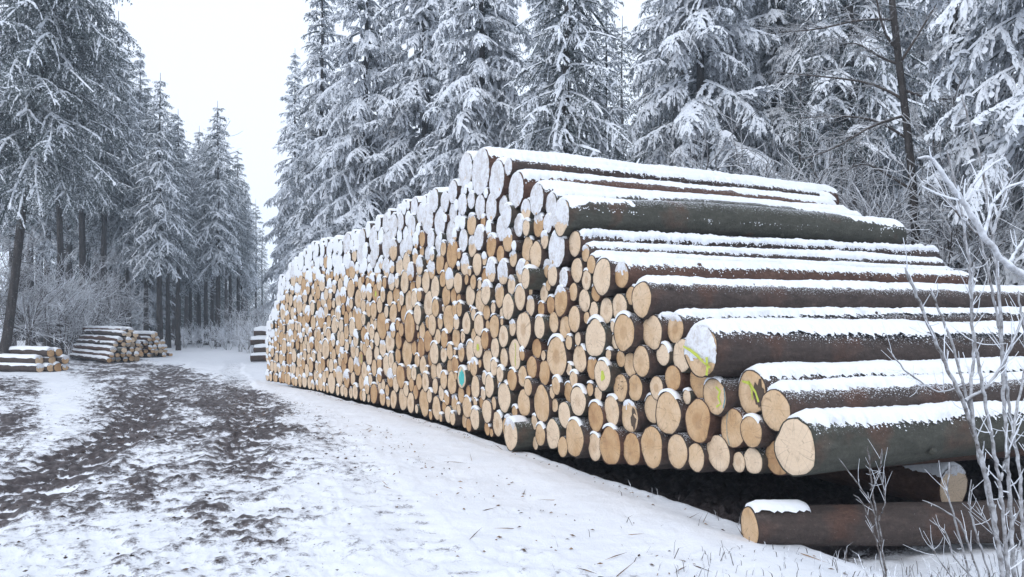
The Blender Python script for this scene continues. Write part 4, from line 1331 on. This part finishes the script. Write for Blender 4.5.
# ------------------------------------------------------------------ the rimed sapling in front
def rimed(name, stems, Y, label, cat, seed, r_scale=1.0, frost=0.55, base_xy=None, stem_name="stem", twigs=5):
    rg = np.random.default_rng(seed)
    o = bpy.data.objects.new(name, None); COL.objects.link(o)
    bx, by = base_xy if base_xy else ((stems[0][0][0][0] - 512) / F * Y, Y)
    b = np.array([bx, by, gz(bx, by)]); o.location = b
    tag(o, label, cat)
    for pts, r0, r1, dy in stems:
        P = np.array([px3(p[0], p[1], Y + dy * (k / max(1, len(pts) - 1)) + (p[2] if len(p) > 2 else 0)) for k, p in enumerate(pts)])
        n = max(12, int(np.linalg.norm(np.diff(P, axis=0), axis=1).sum() / 0.025))
        P = smooth_path(P, n) + rg.normal(0, 0.0018, (n, 3))
        R = np.linspace(r0, r1, n) * r_scale * (0.88 + 0.24 * fbm(np.arange(n) * 0.35, np.zeros(n), seed, 2))
        R[-1] *= 0.4
        paths = [(P - b, R)]
        fl = [np.full(n * 7, frost)]
        for k in range(twigs):
            i = int(rg.integers(n // 4, n - 1)); d = P[i] - P[i - 1]; d /= np.linalg.norm(d) + 1e-9
            d = d * 0.8 + rg.normal(0, 0.55, 3); d /= np.linalg.norm(d)
            l = rg.uniform(0.02, 0.13); m = 4
            paths.append((np.array([P[i] - b + d * l * q + [0.25 * l * q * q * (1 if k % 2 else -1), 0, 0.35 * l * q * q] for q in np.linspace(0, 1, m)]), np.linspace(0.42, 0.2, m) * R[i]))
            fl.append(np.full(m * 7, min(1, frost + 0.3)))
        V, Q = tube(paths, 7, 0.10, seed)
        obj(stem_name, build_mesh(stem_name, V, [Q], [M_RIME], attrs={"frost": np.concatenate(fl)}), o)
    return o

Ys = 3.1
rimed("frosted_sapling", [
    ([(1010, 735), (1003, 577), (992, 500), (978, 445), (960, 395), (935, 340), (905, 268)], .016, .008, -0.1),
    ([(1012, 735), (1001, 560), (985, 480), (970, 410), (953, 345), (930, 288)], .013, .006, 0.05),
    ([(1014, 735), (1008, 577), (1000, 480), (985, 400), (973, 330), (969, 258), (957, 190), (947, 150)], .013, .006, 0.0),
    ([(1018, 735), (1016, 600), (1008, 470), (1003, 380), (1000, 300), (992, 230), (982, 165), (962, 95)], .014, .006, 0.1),
    ([(1022, 735), (1024, 560), (1020, 470), (1008, 400), (1000, 330), (988, 270), (978, 225), (955, 210), (935, 175)], .012, .005, 0.2),
    ([(1024, 735), (1030, 577), (1040, 480), (1030, 400), (1024, 330), (1018, 290)], .012, .006, 0.15),
    ([(965, 400), (985, 390), (1003, 365), (1018, 330), (1026, 308)], .011, .006, 0.1),
    ([(974, 430), (970, 390), (974, 345), (971, 300), (974, 262)], .010, .006, 0.1),
    ([(1000, 480), (1012, 440), (1018, 400), (1030, 350)], .010, .006, 0.1),
    ([(985, 240), (968, 224), (950, 205), (938, 190), (922, 180)], .009, .005, 0.0),
    ([(962, 385), (940, 395), (905, 372), (888, 348)], .006, .004, 0.0),
    ([(993, 235), (1003, 200), (1008, 180), (1020, 172)], .007, .004, 0.0),
], Ys, "frosted multi-stemmed sapling reaching up in front of the long snowy logs", "sapling", 31, r_scale=0.72, frost=0.42, twigs=17)
rimed("frosted_branch", [
    ([(1090, 300), (1050, 288), (1024, 276), (1000, 258), (984, 236), (966, 205), (945, 178), (932, 156), (918, 158)], .021, .008, -0.2),
    ([(984, 236), (992, 205), (1000, 190), (1022, 182)], .009, .006, 0.0),
    ([(966, 205), (975, 180), (990, 165), (1004, 158)], .008, .005, 0.0),
    ([(1010, 262), (1022, 240), (1040, 232)], .008, .005, 0.0),
], 2.9, "thick rimed branch arching in from the edge across the sapling", "branch", 33, r_scale=0.85, frost=0.62, base_xy=((1090 - 512) / F * 2.9, 2.9), twigs=6)
rimed("frosted_weed", [
    ([(893, 700), (888, 590), (881, 540), (872, 490), (868, 445)], .008, .005, 0),
    ([(892, 700), (884, 577), (876, 540), (862, 500), (853, 495)], .006, .004, 0),
    ([(880, 545), (873, 505), (855, 480), (838, 458)], .006, .004, 0),
    ([(879, 520), (886, 500), (882, 480)], .005, .004, 0),
    ([(871, 490), (880, 470), (882, 448)], .005, .003, 0),
], 3.5, "thin frosted weed stalk in front of the loose log on the ground", "plant", 35, r_scale=0.75, frost=0.30, twigs=8)
rimed("frosted_shrub", [
    ([(985, 720), (970, 577), (955, 520), (947, 490), (950, 462)], .008, .005, 0),
    ([(990, 720), (980, 577), (960, 520), (935, 505), (922, 500)], .009, .005, 0),
    ([(996, 720), (990, 577), (975, 530), (968, 500), (972, 480)], .008, .005, 0),
    ([(1002, 720), (1000, 577), (1010, 530), (1024, 500)], .008, .005, 0),
    ([(985, 720), (960, 590), (940, 560), (930, 545)], .007, .004, 0),
    ([(1000, 720), (985, 590), (955, 560), (945, 530), (930, 520)], .007, .004, 0),
    ([(1005, 720), (1010, 580), (1000, 545), (985, 520), (975, 505)], .007, .004, 0),
    ([(1010, 720), (1020, 590), (1015, 555), (1030, 520)], .007, .004, 0),
], 3.3, "low tangle of frosted shoots at the foot of the sapling", "shrub", 37, r_scale=0.7, frost=0.40, twigs=14)

# frosted dead grass round the loose log and on the bank, and crumbs of soil and bark on the snow
def grass(name, spots, label, seed, hmax):
    rg = np.random.default_rng(seed); T, Fr = [], []
    for px, py, n in spots:
        Y0 = CAMZ * F / (py - HZ)
        for k in range(n):
            Y = Y0 + rg.normal(0, 0.12); x = (px - 512) / F * Y0 + rg.normal(0, 0.12)
            b = np.array([x, Y, gz(x, Y) - 0.01]); h = rg.uniform(0.04, hmax); d = rg.normal(0, 0.45, 2)
            m = b + [d[0] * h * 0.4, d[1] * h * 0.4, h * 0.7]; e = b + [d[0] * h, d[1] * h, h * rg.uniform(0.7, 1.0)]
            w = np.array([rg.uniform(0.0015, 0.003), 0, 0])
            T += [[b - w, b + w, m + w], [b - w, m + w, m - w], [m - w, m + w, e]]
            f = rg.uniform(0.1, 0.7); Fr += [f] * 9
    V = np.array(T).reshape(-1, 3)
    me = build_mesh(name, V, [np.arange(len(V)).reshape(-1, 3)], [M_RIME], attrs={"frost": np.array(Fr)}, smooth=False)
    tag(obj(name, me), label, None, None, "stuff")
rg = np.random.default_rng(9)
sp = [(rg.uniform(690, 1030), rg.uniform(545, 640), int(rg.integers(1, 16))) for k in range(60)] + [(rg.uniform(560, 760), rg.uniform(478, 600), int(rg.integers(1, 5))) for k in range(12)] + [(rg.uniform(760, 1000), rg.uniform(560, 600), 6) for k in range(20)]
grass("dead_grass", sp, "short frosted dead grass poking through the snow near the loose log", 3, 0.16)

def crumbs():
    rg = np.random.default_rng(4); Vs, Ts, base = [], [], 0
    ico = np.array([[0, 0, 1], [.9, 0, .3], [.28, .85, .3], [-.72, .53, .3], [-.72, -.53, .3], [.28, -.85, .3], [0, 0, -.4]])
    tri = np.array([[0, 1, 2], [0, 2, 3], [0, 3, 4], [0, 4, 5], [0, 5, 1], [6, 2, 1], [6, 3, 2], [6, 4, 3], [6, 5, 4], [6, 1, 5]])
    Nc = 24000
    tt = rg.uniform(-3, 20, Nc); ss = np.where(rg.random(Nc) < 0.8, rg.normal(3.4, 1.5, Nc), rg.uniform(0.3, 7, Nc))
    cx, cy = curve(tt); al = alpha(tt); x = cx - ss * np.cos(al); y = cy - ss * np.sin(al)
    mm = mud_mask(x, y, tt, ss)
    ok = (y > 3.6) & (ss > 0.35) & (ss < 9) & (rg.random(Nc) < np.clip((mm - 0.15) * 0.5, 0.010, 0.25))
    x, y, tt, ss, mm = x[ok], y[ok], tt[ok], ss[ok], mm[ok]
    z = ground_height(x, y, tt, ss)
    for k in range(len(x)):
        r = (abs(rg.normal(0, 0.006)) + 0.003) * (0.9 if mm[k] < 0.25 else 1.15)
        P = ico * rg.uniform(0.6, 1.4, (7, 3)) * r * [1.4, 1.4, 0.8]
        Vs.append(P + [x[k], y[k], z[k] + rg.uniform(-0.2, 0.5) * r + (0.012 if mm[k] > 0.25 else 0)]); Ts.append(tri + base); base += 7
    print("CRUMBS", len(x))
    m, nt, ln, b = mat_new("soil_crumb", 0.9, 0.1)
    g = N(nt, "ShaderNodeNewGeometry")
    ln.new(ramp(nt, ln, noise(nt, ln, g.outputs["Position"], 7, 3), [(0.35, (0.03, 0.026, 0.025)), (0.7, (0.14, 0.10, 0.08))]), b.inputs["Base Color"])
    tag(obj("soil_crumbs", build_mesh("soil_crumbs", np.vstack(Vs), [np.vstack(Ts)], [m], smooth=False)), "dark crumbs of soil and bark scattered over the snow", None, None, "stuff")
crumbs()
def scraps():
    rg = np.random.default_rng(8); Vs, Ts, base = [], [], 0
    for k in range(900):
        t = rg.uniform(-1.5, 14); s_ = abs(rg.normal(0.1, 1.0)) + 0.12
        cx, cy = curve(t); al = float(alpha(t)); x = float(cx - s_ * math.cos(al)); y = float(cy - s_ * math.sin(al))
        if y < 3.6: continue
        z = gz(x, y) + 0.012; a = rg.uniform(0, 6.28); L = rg.uniform(0.008, 0.03); w = L * rg.uniform(0.15, 0.5)
        if rg.random() < 0.12: L, w = rg.uniform(0.06, 0.22), 0.003
        d = np.array([math.cos(a), math.sin(a), rg.normal(0, 0.15)]); n2 = np.array([-math.sin(a), math.cos(a), rg.normal(0, 0.2)]); c = np.array([x, y, z])
        Vs.append(np.array([c - d * L, c - n2 * w, c + d * L, c + n2 * w, c + [0, 0, 0.006 + w * 0.4]])); Ts.append(np.array([[0, 1, 4], [1, 2, 4], [2, 3, 4], [3, 0, 4]]) + base); base += 5
    m, nt, ln, b = mat_new("bark_scrap", 0.9, 0.1)
    g = N(nt, "ShaderNodeNewGeometry")
    ln.new(ramp(nt, ln, noise(nt, ln, g.outputs["Position"], 5, 2), [(0.4, (0.05, 0.034, 0.028)), (0.62, (0.30, 0.19, 0.11))]), b.inputs["Base Color"])
    tag(obj("bark_litter", build_mesh("bark_litter", np.vstack(Vs), [np.vstack(Ts)], [m], smooth=False)), "scraps of bark, chips and fallen twigs on the snow along the stack", None, None, "stuff")
scraps()

# ------------------------------------------------------------------ single logs on the ground and the far piles
def place_log(name, p, axis_deg, r, L, label, group, seed, rv, cap=(0.6, 2.5, 0.05), step=0.05, pitch_=0.0, fine=True, crust=None, mark=None, sheltered=0.0):
    """a log whose near end has its centre at p and whose body runs off in direction axis_deg (from +x, towards +y)"""
    rg = np.random.default_rng(seed); al = rad(axis_deg)
    ax = Vector((math.cos(al) * math.cos(pitch_), math.sin(al) * math.cos(pitch_), math.sin(pitch_))); ay = Vector((-math.sin(al), math.cos(al), 0)); az = ax.cross(ay)
    M = Matrix(((ax.x, ay.x, az.x, p[0]), (ax.y, ay.y, az.y, p[1]), (ax.z, ay.z, az.z, p[2]), (0, 0, 0, 1)))
    V, q, fan, ph, ro = log_body(rg, r, L, 24 if fine else 12, 16 if fine else 3, r > 0.17)
    b = obj(name, build_mesh(name, V, [q, fan], [M_BARK], attrs={"rnd": np.full(len(V), rv), "sheltered": np.full(len(V), sheltered)}), None, M)
    tag(b, label, "log", group)
    Vc, qc, fc, rim = cut_face(rg, ph, ro)
    me = build_mesh("cut_face", Vc, [qc, fc], [M_CUT], attrs={"rnd": np.full(len(Vc), rg.random()), "rim": rim, "rx": np.zeros(len(Vc))}); uv_face(me, Vc)
    obj("cut_face", me, b)
    if cap:
        Vs, qs = snow_cap(rg, r, min(L - 0.02, cap[3] if len(cap) > 3 else L), cap[0], cap[1], cap[2], 0.01, step)
        obj("snow_cap", build_mesh("snow_cap", Vs, qs, [M_SNOW]), b)
    if crust is not None:
        Vs, qs = face_snow(rg, ph, ro, crust, 0.012); obj("snow_crust", build_mesh("snow_crust", Vs, [qs], [M_CRUST]), b)["kind"] = "stuff"
    return b
Y = 5.45
place_log("log", px3(749, 527, Y), 6, 0.160, 3.2, "loose log lying on the ground in front of the stack's open corner", None, 501, 0.3, (1.0, 2.2, 0.022, 0.42), 0.025, pitch_=-0.006, sheltered=1.0)
Yq = 6.55
cb = px3(954, 488, Yq)
place_log("log", cb, 116.5, 0.205, 6.5, "bearer log under the stack, its snow-capped sawn end turned to the camera", None, 502, 0.2, (0.55, 2.6, 0.045, 0.50), 0.025, crust=0.55, sheltered=1.0)
place_log("log", [cb[0] + 3.0, cb[1] + 1.6, 0.15], 116.5, 0.17, 6.5, "second bearer log deeper under the stack", None, 503, 0.5, None)

G_A = "logs of the small pile beside the leaning spruce"
k = 0
for row, xs_ in enumerate([(-0.5, -0.17, 0.17, 0.5), (-0.33, 0.0, 0.33), (-0.17, 0.17)]):
    for n_, dx in enumerate(xs_):
        c = px3(53, 362, 26.5); z = gz(c[0], c[1]) + 0.14 + row * 0.27
        lab = f"{WORDS[n_]} log from the near side, {['bottom', 'middle', 'top'][row]} row of the small pile by the leaning spruce"
        j_ = 0.12 * math.sin(7.3 * k + 1)
        place_log("log", [c[0] + dx * 0.72 + j_, c[1] + dx * 0.62, z], 160 + 1.5 * math.sin(5.1 * k), 0.160 + 0.018 * math.sin(3.7 * k), 9.0, lab, G_A, 520 + k, 0.4, (0.5, 2.6, 0.05), 0.2, fine=False, crust=(0.1, 0.5, None)[k % 3])
        k += 1

def far_pile(px, Y, axis, rows, r, L, seed, where, group, row_deg, n_single_side=True):
    """small stack: individual logs on the side that shows, the rest as one mass of ends"""
    c = px3(px, HZ, Y); rg = np.random.default_rng(seed); parts = []; k = 0
    rd = np.array([math.cos(rad(row_deg)), math.sin(rad(row_deg))])
    for j, n in enumerate(rows):
        for i in range(n):
            rr = r * rg.uniform(0.8, 1.12)
            off = (i + (0.5 * j if True else 0)) * 2 * r * 0.98
            p = [c[0] + rd[0] * off, c[1] + rd[1] * off, gz(c[0], c[1]) + r + j * r * 1.75 + rg.normal(0, 0.015)]
            jx = rg.normal(0, 0.26); p[0] += math.cos(rad(axis)) * jx; p[1] += math.sin(rad(axis)) * jx
            if i == 0 or j == len(rows) - 1:
                ordn = WORDS[j] if i == 0 else "topmost"
                lab = f"{ordn} snowy log up the near side of {where}" if i == 0 else f"snowy log on the top of {where}"
                place_log("log", p, axis, rr, L, lab, group, seed + k, rg.random() * 0.5, (0.6, 2.5, 0.05), 0.3, fine=False, crust=rg.uniform(-0.2, 0.7) if rg.random() < 0.75 else None)
            else:
                al = rad(axis); ax = np.array([math.cos(al), math.sin(al), 0]); ay = np.array([-math.sin(al), math.cos(al), 0]); R = np.stack([ax, ay, [0, 0, 1]], 1)
                V, q, fan, ph, ro = log_body(rg, rr, L, 10, 1, False); rv = rg.random()
                parts.append(dict(V=V @ R.T + p, polys=[q, fan], m=0, rnd=rv, L=V))
                Vc = np.vstack([np.stack([np.full(10, 0.004), 0.945 * ro * np.cos(ph), 0.945 * ro * np.sin(ph)], 1), [[0, 0, 0]]])
                parts.append(dict(V=Vc @ R.T + p, polys=[np.array([[a, (a + 1) % 10, 10] for a in range(10)])[:, ::-1]], m=1, rnd=rv, rim=np.append(np.ones(10), 0), L=Vc))
                if rg.random() < 0.6:
                    Vf, qf = face_snow(rg, ph, ro, rg.uniform(-0.1, 0.8), 0.012); parts.append(dict(V=Vf @ R.T + p, polys=[qf], m=2, L=Vf))
                    Vs, qs = snow_cap(rg, rr, 0.12, 0.7, 2.4, 0.03, -0.01, 0.05, 6); parts.append(dict(V=Vs @ R.T + p, polys=qs, m=2, L=Vs))
            k += 1
    Vj, tj, qj, tm, qm, a1, a2, a3 = join_all(parts)
    me = build_mesh("stacked_timber", Vj, [tj, qj], [M_BARK, M_CUT, M_SNOW], [tm, qm], {"rnd": a1, "rim": a2, "rx": a3}); uv_face(me, np.vstack([p["L"] for p in parts]))
    tag(obj("stacked_timber", me), f"close-packed small log ends in {where}", None, None, "stuff")
far_pile(108, 33, 134, [6, 6, 5, 5, 4, 3, 2], 0.128, 6.3, 600, "the square timber pile across the track", "logs showing on the square pile across the track", 46)
far_pile(139, 38.5, 134, [7, 6, 6, 5, 3, 2], 0.122, 5.4, 700, "the farthest timber pile across the track", "logs showing on the farthest pile across the track", 42)
G_D = "logs of the pile behind the far end of the great stack"
for j in range(4):
    c = px3(251, HZ, 33 + 0.1 * j)
    place_log("log", [c[0] + (0.15 if j % 2 else 0), c[1], gz(c[0], c[1]) + 0.2 + j * 0.37], 8, 0.19, 5.0, f"{WORDS[j]} log from the ground in the snowy pile peeping out behind the great stack", G_D, 800 + j, 0.3, (0.5, 2.6, 0.09), 0.3, fine=False, crust=0.3)

# ------------------------------------------------------------------ the cold mist in the wood
def make_haze():
    x0, x1, y0, y1, z0, z1 = -245, 245, -245, 245, -3.0, 32.0
    V = [(x, y, z) for x in (x0, x1) for y in (y0, y1) for z in (z0, z1)]
    q = np.array([[0, 1, 3, 2], [4, 6, 7, 5], [0, 4, 5, 1], [2, 3, 7, 6], [0, 2, 6, 4], [1, 5, 7, 3]])
    m = bpy.data.materials.new("mist"); m.use_nodes = True
    nt, ln = m.node_tree.nodes, m.node_tree.links
    nt.remove(nt["Principled BSDF"])
    v = nt.new("ShaderNodeVolumePrincipled")
    v.inputs["Color"].default_value = (0.78, 0.89, 1.0, 1)
    v.inputs["Density"].default_value = HAZE
    v.inputs["Anisotropy"].default_value = 0.0
    ln.new(v.outputs[0], nt["Material Output"].inputs["Volume"])
    o = obj("haze", build_mesh("haze", V, [q], [m], smooth=False))
    tag(o, "thin cold mist through the wood", None, None, "stuff")
HAZE = 0.0012
make_haze()
